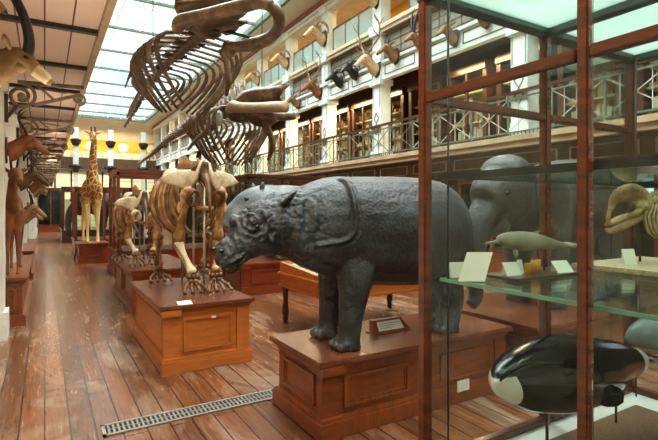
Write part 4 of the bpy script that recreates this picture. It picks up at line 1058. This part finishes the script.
# ---- label cards on the shelf
def leaning(label):
    A, B = P(458, 281.6, Z=SH+.001), P(484.5, 281.6, Z=SH+.001); t = thing('label_card', label, 'label card', A, 'label cards on the glass shelf')
    up = V(SA*.05+CA*.048, CA*.05-SA*.048, .106); nn = (B-A).cross(up).normalized()
    MB().poly([A, B, B+up, A+up], nn*.003).build('card', 'card', t, False)
    MB().poly([lerp(A, B, .4)+up*.6, lerp(A, B, .6)+up*.6, lerp(A, B, .6)+V(up.x*1.5, up.y*1.5, 0), lerp(A, B, .4)+V(up.x*1.5, up.y*1.5, 0)], nn*.002).build('prop', 'card', t, False)
def card(label, x, y, z, w_, h_, lean, rz=0, mat='card', wedge=True, th=.003):
    t = thing('label_card', label, 'label card', (x, y, z), 'label cards on the glass shelf')
    c, s = math.cos(rz), math.sin(rz)
    def L(a, b, k): return V(x+a*c-b*s, y+a*s+b*c, z+k)
    m = MB().poly([L(-w_/2, 0, 0), L(w_/2, 0, 0), L(w_/2, lean, h_), L(-w_/2, lean, h_)], (s*th, -c*th, 0)); m.build('card', mat, t, False)
    if wedge: MB().poly([L(-w_*.4, .004, .0), L(-w_*.4, lean, h_*.92), L(-w_*.4, lean+.01, .0)], (c*w_*.8, s*w_*.8, 0)).build('prop', 'white', t, False)
    return t
leaning('large plain card leaning on the glass shelf beside the case corner post')
card('small pale card behind the leaning large card', 1.43, 1.375, SH, .07, .06, .015, -.3)
card('small sloping card under the snout of the pale dolphin model', 1.60, 1.24, SH+.012, .075, .05, .03, -.15)
card('tiny white block card beside the yellow-striped box', 1.675, 1.265, SH+.012, .03, .055, .012, 0)
card('tilted small card on the dark board below the tail of the pale dolphin model', 1.86, 1.19, SH+.012, .085, .045, .04, -.2)
card('upright white card on the tan board beneath the hanging skull', 2.29, 1.15, SH+.022, .07, .07, .02, -.3)
yb = thing('pencil_box', 'yellow-striped little box on the glass shelf under the dolphin', 'box', (1.735, 1.265, SH+.012))
MB().box(1.71, 1.25, SH+.012, 1.775, 1.28, SH+.05).build('box', 'brass', yb, False)
m = MB()
for k in range(7): m.tube([(1.715+.0092*k, 1.247, SH+.014), (1.715+.0092*k, 1.247, SH+.066)], .003, 6)
m.build('striped_front', 'brass', yb)
# ---- tan board and skull
sb = thing('display_board', 'speckled tan board on the glass shelf under the tan skull', 'board', (2.45, 1.0, SH))
MB().box(2.12, .70, SH, 2.74, 1.33, SH+.022, .003).build('board', 'sand', sb, False)
k0 = at(628, 210, 2.3)
sk = thing('animal_skull', 'tan skull with open jaws and neck bones on a rod above the tan board', 'skull', k0)
S = lambda u, v, d=2.3: at(u, v, d)
m = MB().curve([S(611, 209), S(613, 201), S(618, 196), S(626, 193.5), S(634, 195), S(641, 201), S(647, 208)], [(.016, .012), (.03, .016), (.045, .02), (.055, .026), (.055, .03), (.05, .036), (.03, .03)], 14, 4)
m.ell(S(640, 206), (.045, .05, .035)); m.curve([S(611, 208, 2.28), S(609, 214, 2.28), S(608, 221, 2.28)], [.014, .012, .012], 8, 3)
m.curve([S(646, 211), S(634, 214), S(620, 219), S(609, 224), S(605, 225)], [(.035, .02), (.03, .016), (.032, .017), (.022, .014), (.008, .008)], 12, 4)
m.build('cranium', 'bone_skull', sk, True, REM(.008, 2))
MB().ell(S(629, 207), (.035, .03, .03)).build('braincase', 'bone_dark', sk)
for dz in (2.24, 2.36):
    MB().curve([S(644, 217, dz), S(632, 222, dz), S(620, 227.5, lerp(dz, 2.3, .3)), S(611, 231, lerp(dz, 2.3, .6)), S(606, 229.5, 2.3)], [.012, .017, .017, .014, .006], 8, 4).build('jaw', 'bone_skull', sk)
    MB().curve([S(643, 208, dz), S(636, 213, dz-.02), S(628, 217, dz)], [.010, .014, .008], 8, 3).build('cheekbone', 'bone_skull', sk)
for k in range(7):
    c_ = S(647+4.5*k, 203-1.2*k, 2.31+.02*k); MB().ell(c_, (.016, .026, .024), u=8, v=6).bar(c_, c_+V(.01, 0, .05), .01, .014).build('vertebra', 'bone_skull', sk)
for k in range(5):
    MB().curve([S(649+4*k, 206-k, 2.31), S(645+4*k, 218, 2.22), S(648+4*k, 231, 2.22), S(655+4*k, 238, 2.3)], [.006, .007, .006, .003], 6, 3).build('rib', 'bone_skull', sk)
q = S(640, 215); MB().tube([(q.x, q.y, SH+.022), (q.x, q.y, q.z)], .006, 8).build('rod', 'iron', sk)
# ---- small dark porpoise under the shelf
k1 = at(604, 299, 2.35)
bp = thing('porpoise_model', 'small black porpoise model with pale belly hanging below the glass shelf', 'porpoise model', k1)
MB().curve([at(592, 303, 2.33), at(597, 301, 2.33), at(605, 298, 2.35), at(612, 292, 2.38), at(618, 284, 2.42)], [.008, .028, .034, .022, .006], 12, 4).build('body', 'orca_black', bp)
MB().curve([at(593, 305, 2.32), at(599, 304, 2.31), at(605, 302, 2.32)], [.006, .018, .010], 10, 4).build('belly', 'white', bp)
MB().plate([at(604, 292, 2.35), at(610, 290, 2.37), at(607, 284, 2.36)], .006).build('dorsal_fin', 'orca_black', bp)
q = at(606, 298, 2.35); MB().tube([(q.x, q.y, q.z), (q.x, q.y, SH-.005)], .0025, 6).build('wire', 'iron', bp)
# white tag on the rhinoceros plinth base
q = P(464, 391, Y=2.86)
tag(MB().box(q.x-.07, 2.865, max(q.z, .03), q.x+.07, 2.872, max(q.z, .03)+.09).build('plinth_tag', 'card', None, False), 'white card fixed low on the rhinoceros plinth, seen through the case glass', 'card')

# ================================================================ TROPHY HEADS
def trophy(name, fur, horn, plaque='wood_dark', hornmat='black_horn', beard=False):
    """local frame: plaque in the plane x=0, head looks towards -X"""
    t = thing(name, '', 'mounted head', (0, 0, 0))
    ol = [(0, -.24), (.10, -.17), (.15, -.02), (.15, .12), (.09, .19), (0, .2), (-.09, .19), (-.15, .12), (-.15, -.02), (-.10, -.17)]
    MB().poly([V(0, y, z) for y, z in ol], (-.03, 0, 0)).build('shield', plaque, t, False)
    m = MB().curve([(-.02, 0, -.06), (-.10, 0, -.02), (-.20, 0, .07), (-.28, 0, .16), (-.36, 0, .17), (-.46, 0, .09), (-.56, 0, .0), (-.62, 0, -.05)],
                   [(.12, .17), (.115, .155), (.095, .125), (.088, .1), (.082, .088), (.06, .068), (.046, .05), (.03, .034)], 14, 3)
    m.ell((-.33, 0, .08), (.09, .06, .06)); m.build('head', fur, t)
    MB().ell((-.62, 0, -.055), (.028, .034, .025), u=10, v=6).build('muzzle', 'black_horn', t)
    for s in (-1, 1):
        MB().tube([(-.27, s*.075, .22), (-.25, s*.14, .26), (-.23, s*.2, .28), (-.22, s*.25, .27)], [(.02, .02), (.022, .045), (.018, .04), (.003, .006)], 8).build('ear', fur, t)
        MB().ell((-.39, s*.066, .165), .019, u=8, v=6).build('eye', 'eye', t)
        for pts, rads in horn(s):
            p, r = smooth(pts, rads, 4); h = MB().tube(p, r, 7).build('horn' if hornmat == 'black_horn' else 'antler', hornmat, t)
    return t
def h_antler(s):
    b = V(-.31, s*.05, .25)
    yield [b, b+V(.05, s*.14, .16), b+V(.10, s*.30, .36), b+V(.06, s*.36, .62), b+V(-.02, s*.30, .82)], [.024, .022, .02, .017, .006]
    for q, e in ((V(.01, s*.06, .06), V(-.2, s*.04, .12)), (V(.05, s*.15, .18), V(-.17, s*.05, .2)), (V(.10, s*.29, .36), V(-.17, s*.0, .18)), (V(.07, s*.35, .58), V(.08, s*.12, .18)), (V(.05, s*.35, .65), V(-.14, s*.02, .16))):
        yield [b+q, b+q+e*.55+V(-.02, 0, -.02), b+q+e], [.015, .012, .004]
def h_lyre(s):
    b = V(-.31, s*.035, .24); yield [b, b+V(.05, s*.05, .12), b+V(.12, s*.13, .26), b+V(.10, s*.14, .38), b+V(.02, s*.07, .46)], [.026, .024, .02, .014, .004]
def h_curl(s):
    b = V(-.30, s*.06, .24); yield [b+V(.10*(1-math.cos(a))+.02*a, s*(.03+.05*a), .14*math.sin(a)-.02*a) for a in [k*.55 for k in range(9)]], [.05, .05, .047, .043, .037, .031, .024, .015, .005]
def h_long(s):
    b = V(-.30, s*.04, .25); yield [b, b+V(-.01, s*.02, .18), b+V(-.0, s*.05, .4), b+V(.07, s*.09, .64), b+V(.2, s*.12, .86)], [.042, .04, .034, .024, .006]
def h_short(s):
    b = V(-.30, s*.04, .24); yield [b, b+V(.0, s*.03, .1), b+V(.02, s*.06, .2), b+V(.05, s*.08, .32)], [.02, .018, .014, .004]
def h_wide(s):
    b = V(-.30, s*.05, .24); yield [b, b+V(.02, s*.16, .04), b+V(.05, s*.28, .1), b+V(.02, s*.33, .26), b+V(-.04, s*.28, .36)], [.034, .032, .026, .018, .005]
def h_sable(s):
    b = V(-.405, s*.028, .215); yield [b, b+V(-.015, s*.005, .12), b+V(.01, s*.015, .28), b+V(.07, s*.03, .46), b+V(.2, s*.05, .66), b+V(.38, s*.07, .76)], [.05, .05, .045, .037, .026, .006]
T = {'sable': trophy('antelope_head', 'fur_tan', h_sable), 'deer': trophy('deer_head', 'fur_red', h_antler, 'wood_dark', 'antler'), 'stag': trophy('stag_head', 'fur_pale', h_antler, 'wood_dark', 'antler'),
     'gazelle': trophy('gazelle_head', 'fur_red', h_lyre), 'ram': trophy('ram_head', 'fur_pale', h_curl, 'wood_dark', 'antler'),
     'antelope': trophy('antelope_head', 'fur_tan', h_long), 'small': trophy('small_antelope_head', 'fur_tan', h_short),
     'black': trophy('buffalo_head', 'black_horn', h_curl), 'brown': trophy('kudu_head', 'fur_dark', h_long), 'wide': trophy('wildebeest_head', 'fur_dark', h_wide)}
for s_ in (-1, 1): MB().ell((-.385, s_*.05, .162), (.05, .03, .03)).build('eye_patch', 'fur_dark', T['sable'])
MB().curve([(-.47, 0, .075), (-.53, 0, .025), (-.585, 0, -.025)], [(.061, .068), (.054, .06), (.042, .046)], 14, 3).build('pale_muzzle', 'fur_pale', T['sable'])
used = set()
def put(kind, loc, rz, s, label, group):
    r = T[kind]
    if kind in used: r = dup(r, loc, rz, None, None, s)
    else:
        used.add(kind); r.location = loc; r.rotation_euler = (0, 0, rz); r.scale = (s,)*3
    r['label'] = label; r['group'] = group; return r
GL = 'mounted heads along the aisle wall'; GR = 'mounted heads on the gallery front'; GU = 'mounted heads on the upper gallery piers'
put('sable', (-.44, 4.36, 2.67), PI, .80, 'big tan antelope head with one tall curved black horn below the plank ceiling', GL)
put('small', (-.6, 3.86, 3.0), PI, .60, 'tan head with short horns high under the plank ceiling, above the big antelope head', GL)
put('gazelle', (-.44, 7.50, 2.42), PI, .78, 'red-brown gazelle head with lyre-shaped black horns under the scroll bracket', GL)
put('brown', (-.44, 10.22, 2.12), PI, .8, 'dark brown head with tall horns, next along the wall after the red-brown gazelle', GL)
put('small', (-.44, 10.24, 1.52), PI, .75, 'small tan head mounted low on the pier under the dark brown tall-horned head', GL)
names = ['third pier', 'fourth pier', 'fifth pier', 'sixth pier', 'seventh pier', 'eighth pier']
for i, y in enumerate((13.2, 16.1, 19.0, 21.9, 24.8, 27.7)):
    put(['wide', 'gazelle', 'brown', 'small', 'wide', 'gazelle'][i], (-.44, y-.02, 2.32), PI, .85, 'mounted head with %s on the %s along the aisle, upper one' % (['wide horns', 'lyre horns', 'tall horns', 'short horns', 'spread horns', 'curved horns'][i], names[i]), GL)
    put(['antelope', 'small', 'gazelle', 'wide', 'small', 'brown'][i], (-.44, y-.02, 1.4), PI, .64, 'mounted head with %s on the %s along the aisle, lower one' % (['long horns', 'short horns', 'lyre horns', 'wide horns', 'tiny horns', 'tall horns'][i], names[i]), GL)
def fr(u, v, x=XR+.075): 
    q = P(u, v, X=x); return q
put('stag', fr(377, 68, XR+.055), 0, 1.25, 'large pale stag head with branching antlers on the white panel band', GR)
put('deer', fr(320, 92, XR+.055), 0, 1.2, 'reddish deer head with antlers on a dark shield above the railing', GR)
put('black', fr(341, 82), 0, .95, 'black curl-horned head beside the reddish deer head', GR)
put('black', fr(356, 74), 0, .95, 'black curl-horned head just before the large pale stag', GR)
put('small', fr(396, 56), 0, 1.05, 'short-horned tan head between the large stag and the case post', GR)
put('antelope', fr(421, 43), 0, .85, 'tan head with upright horns partly behind the red case post', GR)
put('small', fr(299, 104), 0, .95, 'pale small head low beside the reddish deer head', GR)
put('deer', fr(284, 112), 0, .95, 'dark deer head beside the flat whale skull tip', GR)
put('stag', fr(262, 122, XR+.055), 0, 1.0, 'pale stag head farther down the gallery front behind the whale ribs', GR)
put('gazelle', fr(487, 19), 0, 1.0, 'brown head on a dark shield seen high through the case glass', GR)
put('small', fr(455, 38), 0, .95, 'pale head beside the case post, seen through the glass under the brown head', GR)
for i, y in enumerate((11.25, 14.27, 17.2, 20.2, 23.2, 26.2, 29.2)):
    put('ram', (XR+.055, y, [7.75, 7.55, 7.45, 7.45, 7.45, 7.45, 7.45][i]), 0, [1.1, 1.3, 1.2, 1.1, 1.1, 1.1, 1.1][i], 'ram head with curled horns on the upper gallery pier, %s from the case post' % 'first second third fourth fifth sixth seventh'.split()[i], GU)

# ================================================================ STANDING ANTELOPE on the wall plinth
sa = thing('standing_antelope', 'slender red-brown stuffed antelope standing on the low plinth by the wall', 'antelope', (-.38, 8.5, .68))
m = MB(); ax = -.40; zt = .68
m.curve([(ax, 9.35, zt+.98), (ax, 9.2, zt+1.0), (ax, 8.9, zt+.98), (ax, 8.55, zt+1.0), (ax, 8.3, zt+1.06), (ax, 8.15, zt+1.25), (ax+.02, 8.08, zt+1.45)], [(.06, .1), (.10, .17), (.11, .18), (.105, .19), (.09, .17), (.06, .1), (.05, .07)], 14, 4)
for x, y in ((-.06, 8.3), (.06, 8.36), (-.06, 9.15), (.06, 9.22)):
    k = .07 if y > 9 else 0
    m.curve([(ax+x, y, zt+.95), (ax+x, y, zt+.65), (ax+x, y+k, zt+.42), (ax+x, y, zt+.1), (ax+x, y-.02, zt+.004)], [.08, .055, .032, .021, .03], 10, 4)
m.build('body', 'fur_red', sa, True, REM(.016, 4), .681)
MB().curve([(ax+.02, 8.1, zt+1.43), (ax+.05, 8.0, zt+1.46), (ax+.09, 7.86, zt+1.38), (ax+.11, 7.78, zt+1.33)], [.075, .085, .055, .035], 12, 4).build('head', 'fur_red', sa)
for s in (-1, 1):
    MB().curve([(ax+.03+s*.03, 8.04, zt+1.52), (ax+.03+s*.05, 8.08, zt+1.7), (ax+.03+s*.06, 8.16, zt+1.85)], [.018, .015, .004], 7, 3).build('horn', 'black_horn', sa)
    MB().tube([(ax+.03+s*.06, 8.07, zt+1.48), (ax+.03+s*.12, 8.1, zt+1.52), (ax+.03+s*.17, 8.12, zt+1.53)], [(.015, .02), (.015, .035), (.003, .006)], 7).build('ear', 'fur_red', sa)
# far end of the aisle: a dark diorama cabinet
t = hall_case('dark diorama cabinet closing the far end of the aisle', -.5, 1.2, 38, 39.5, 3.0, 'wood_red', .5, name='diorama_cabinet', group=None)
MB().box(-.4, 39.2, .5, 1.1, 39.3, 2.9).build('back_board', 'dark_green', t, False)
SKY = 3.0; SUN = 16.0; EXPO = 0.16
# ================================================================ LIGHT AND CAMERA
w = bpy.data.worlds.new('World'); SC.world = w; w.use_nodes = True
nt = w.node_tree; bg = nt.nodes['Background']
tc = nt.nodes.new('ShaderNodeTexCoord'); mp = nt.nodes.new('ShaderNodeMapping'); mp.inputs['Scale'].default_value = (1, 1, 1.6)
nt.links.new(tc.outputs['Generated'], mp.inputs['Vector'])
cl = tnoise(nt, mp.outputs['Vector'], 5.5, 6, .55, .4)
nt.links.new(ramp(nt, cl, [(.36, (170, 212, 236)), (.52, (244, 249, 251))]), bg.inputs['Color'])
bg.inputs['Strength'].default_value = SKY
def lamp(name, typ, loc, energy, col=(1, 1, 1), aim=None, **kw):
    l = bpy.data.lights.new(name, typ); l.energy = energy; l.color = col
    for k, v in kw.items(): setattr(l, k, v)
    o = bpy.data.objects.new(name, l); C.objects.link(o); o.location = loc
    if aim: o.rotation_euler = (Vector(aim)-Vector(loc)).to_track_quat('-Z', 'Y').to_euler()
    return o
lamp('overcast_sun', 'SUN', (4, 10, 20), SUN, (1, .975, .93), aim=(4.6, 9, 0), angle=R(100))
WARM = (1, .72, .38)
for y in (8, 13, 16, 19, 22, 26, 31, 37):
    lamp('gallery_lamp', 'AREA', (9.1, y, 5.33), 110, WARM, shape='RECTANGLE', size=.2, size_y=2.6)
    lamp('upper_gallery_lamp', 'AREA', (9.3, y, 8.55), 36, WARM, shape='RECTANGLE', size=.2, size_y=2.6)
for y in (3, 7, 11.5, 16, 21, 27):
    lamp('under_gallery_lamp', 'AREA', (9.6, y, 2.88), 30, WARM, shape='RECTANGLE', size=.2, size_y=1.5)
for y in (2.3, 6.0, 8.9, 13.3, 19, 26, 34):
    lamp('aisle_fill', 'AREA', (.2, y, 3.36), 16, (1, .84, .62), shape='DISK', size=.3)  # unseen fill lights added under the planks to brighten the aisle
lamp('fill_spot', 'SPOT', (.3, .6, 3.3), 36, (1, .88, .7), aim=(2.2, 3.4, .9), spot_size=R(75), spot_blend=.7, shadow_soft_size=.25)  # unseen fill light added near the camera for the rhinoceros
lamp('fill_spot', 'SPOT', (.3, 2.2, 3.3), 110, (1, .84, .62), aim=(1.5, 5.3, .6), spot_size=R(70), spot_blend=.7, shadow_soft_size=.2)  # second added fill, no fixture, brightening the skeleton and its orange-brown plinth
lamp('fill_spot', 'SPOT', (.25, -.6, 3.3), 130, (1, .95, .86), aim=(2.0, 1.2, .9), spot_size=R(60), spot_blend=.8, shadow_soft_size=.2)  # added fill by the camera, lifts the case contents and white chin
lamp('gallery_spot', 'SPOT', (8.2, 9.5, 2.85), 520, (1, .78, .5), aim=(3.0, 6.6, 0), spot_size=R(34), spot_blend=.8, shadow_soft_size=.15)
for y in (1.5, 4.4, 8.9, 13.3, 18, 24, 31, 38):
    lamp('ceiling_fill', 'AREA', (-.1, y, 2.05), 15, (1, .88, .74), aim=(-.05, y, 3.4), shape='RECTANGLE', size=.1, size_y=2.0)  # invisible upward strips added only to lighten the plank ceiling
for y in (40, 44): lamp('far_lamp', 'AREA', (4, y, 4.4), 120, WARM, shape='RECTANGLE', size=5, size_y=.3)
lamp('far_upper_lamp', 'AREA', (4, YE-1.5, 7.4), 160, WARM, aim=(4, YE, 6.2), shape='RECTANGLE', size=8, size_y=.2)
cam = bpy.data.cameras.new('camera'); co = bpy.data.objects.new('camera', cam); C.objects.link(co)
co.location = (0, 0, H); co.rotation_euler = (PI/2, 0, -ANG); cam.sensor_width = 36; cam.lens = F/658*36
cam.shift_y = -(220-V0)/658; cam.clip_start = .05; cam.clip_end = 300
SC.camera = co
SC.view_settings.view_transform = 'Standard'; SC.view_settings.look = 'None'
SC.view_settings.exposure = EXPO; SC.view_settings.gamma = 1; SC.view_settings.use_curve_mapping = False
SC.cycles.transparent_max_bounces = 32; SC.cycles.max_bounces = 8
bpy.context.view_layer.update()
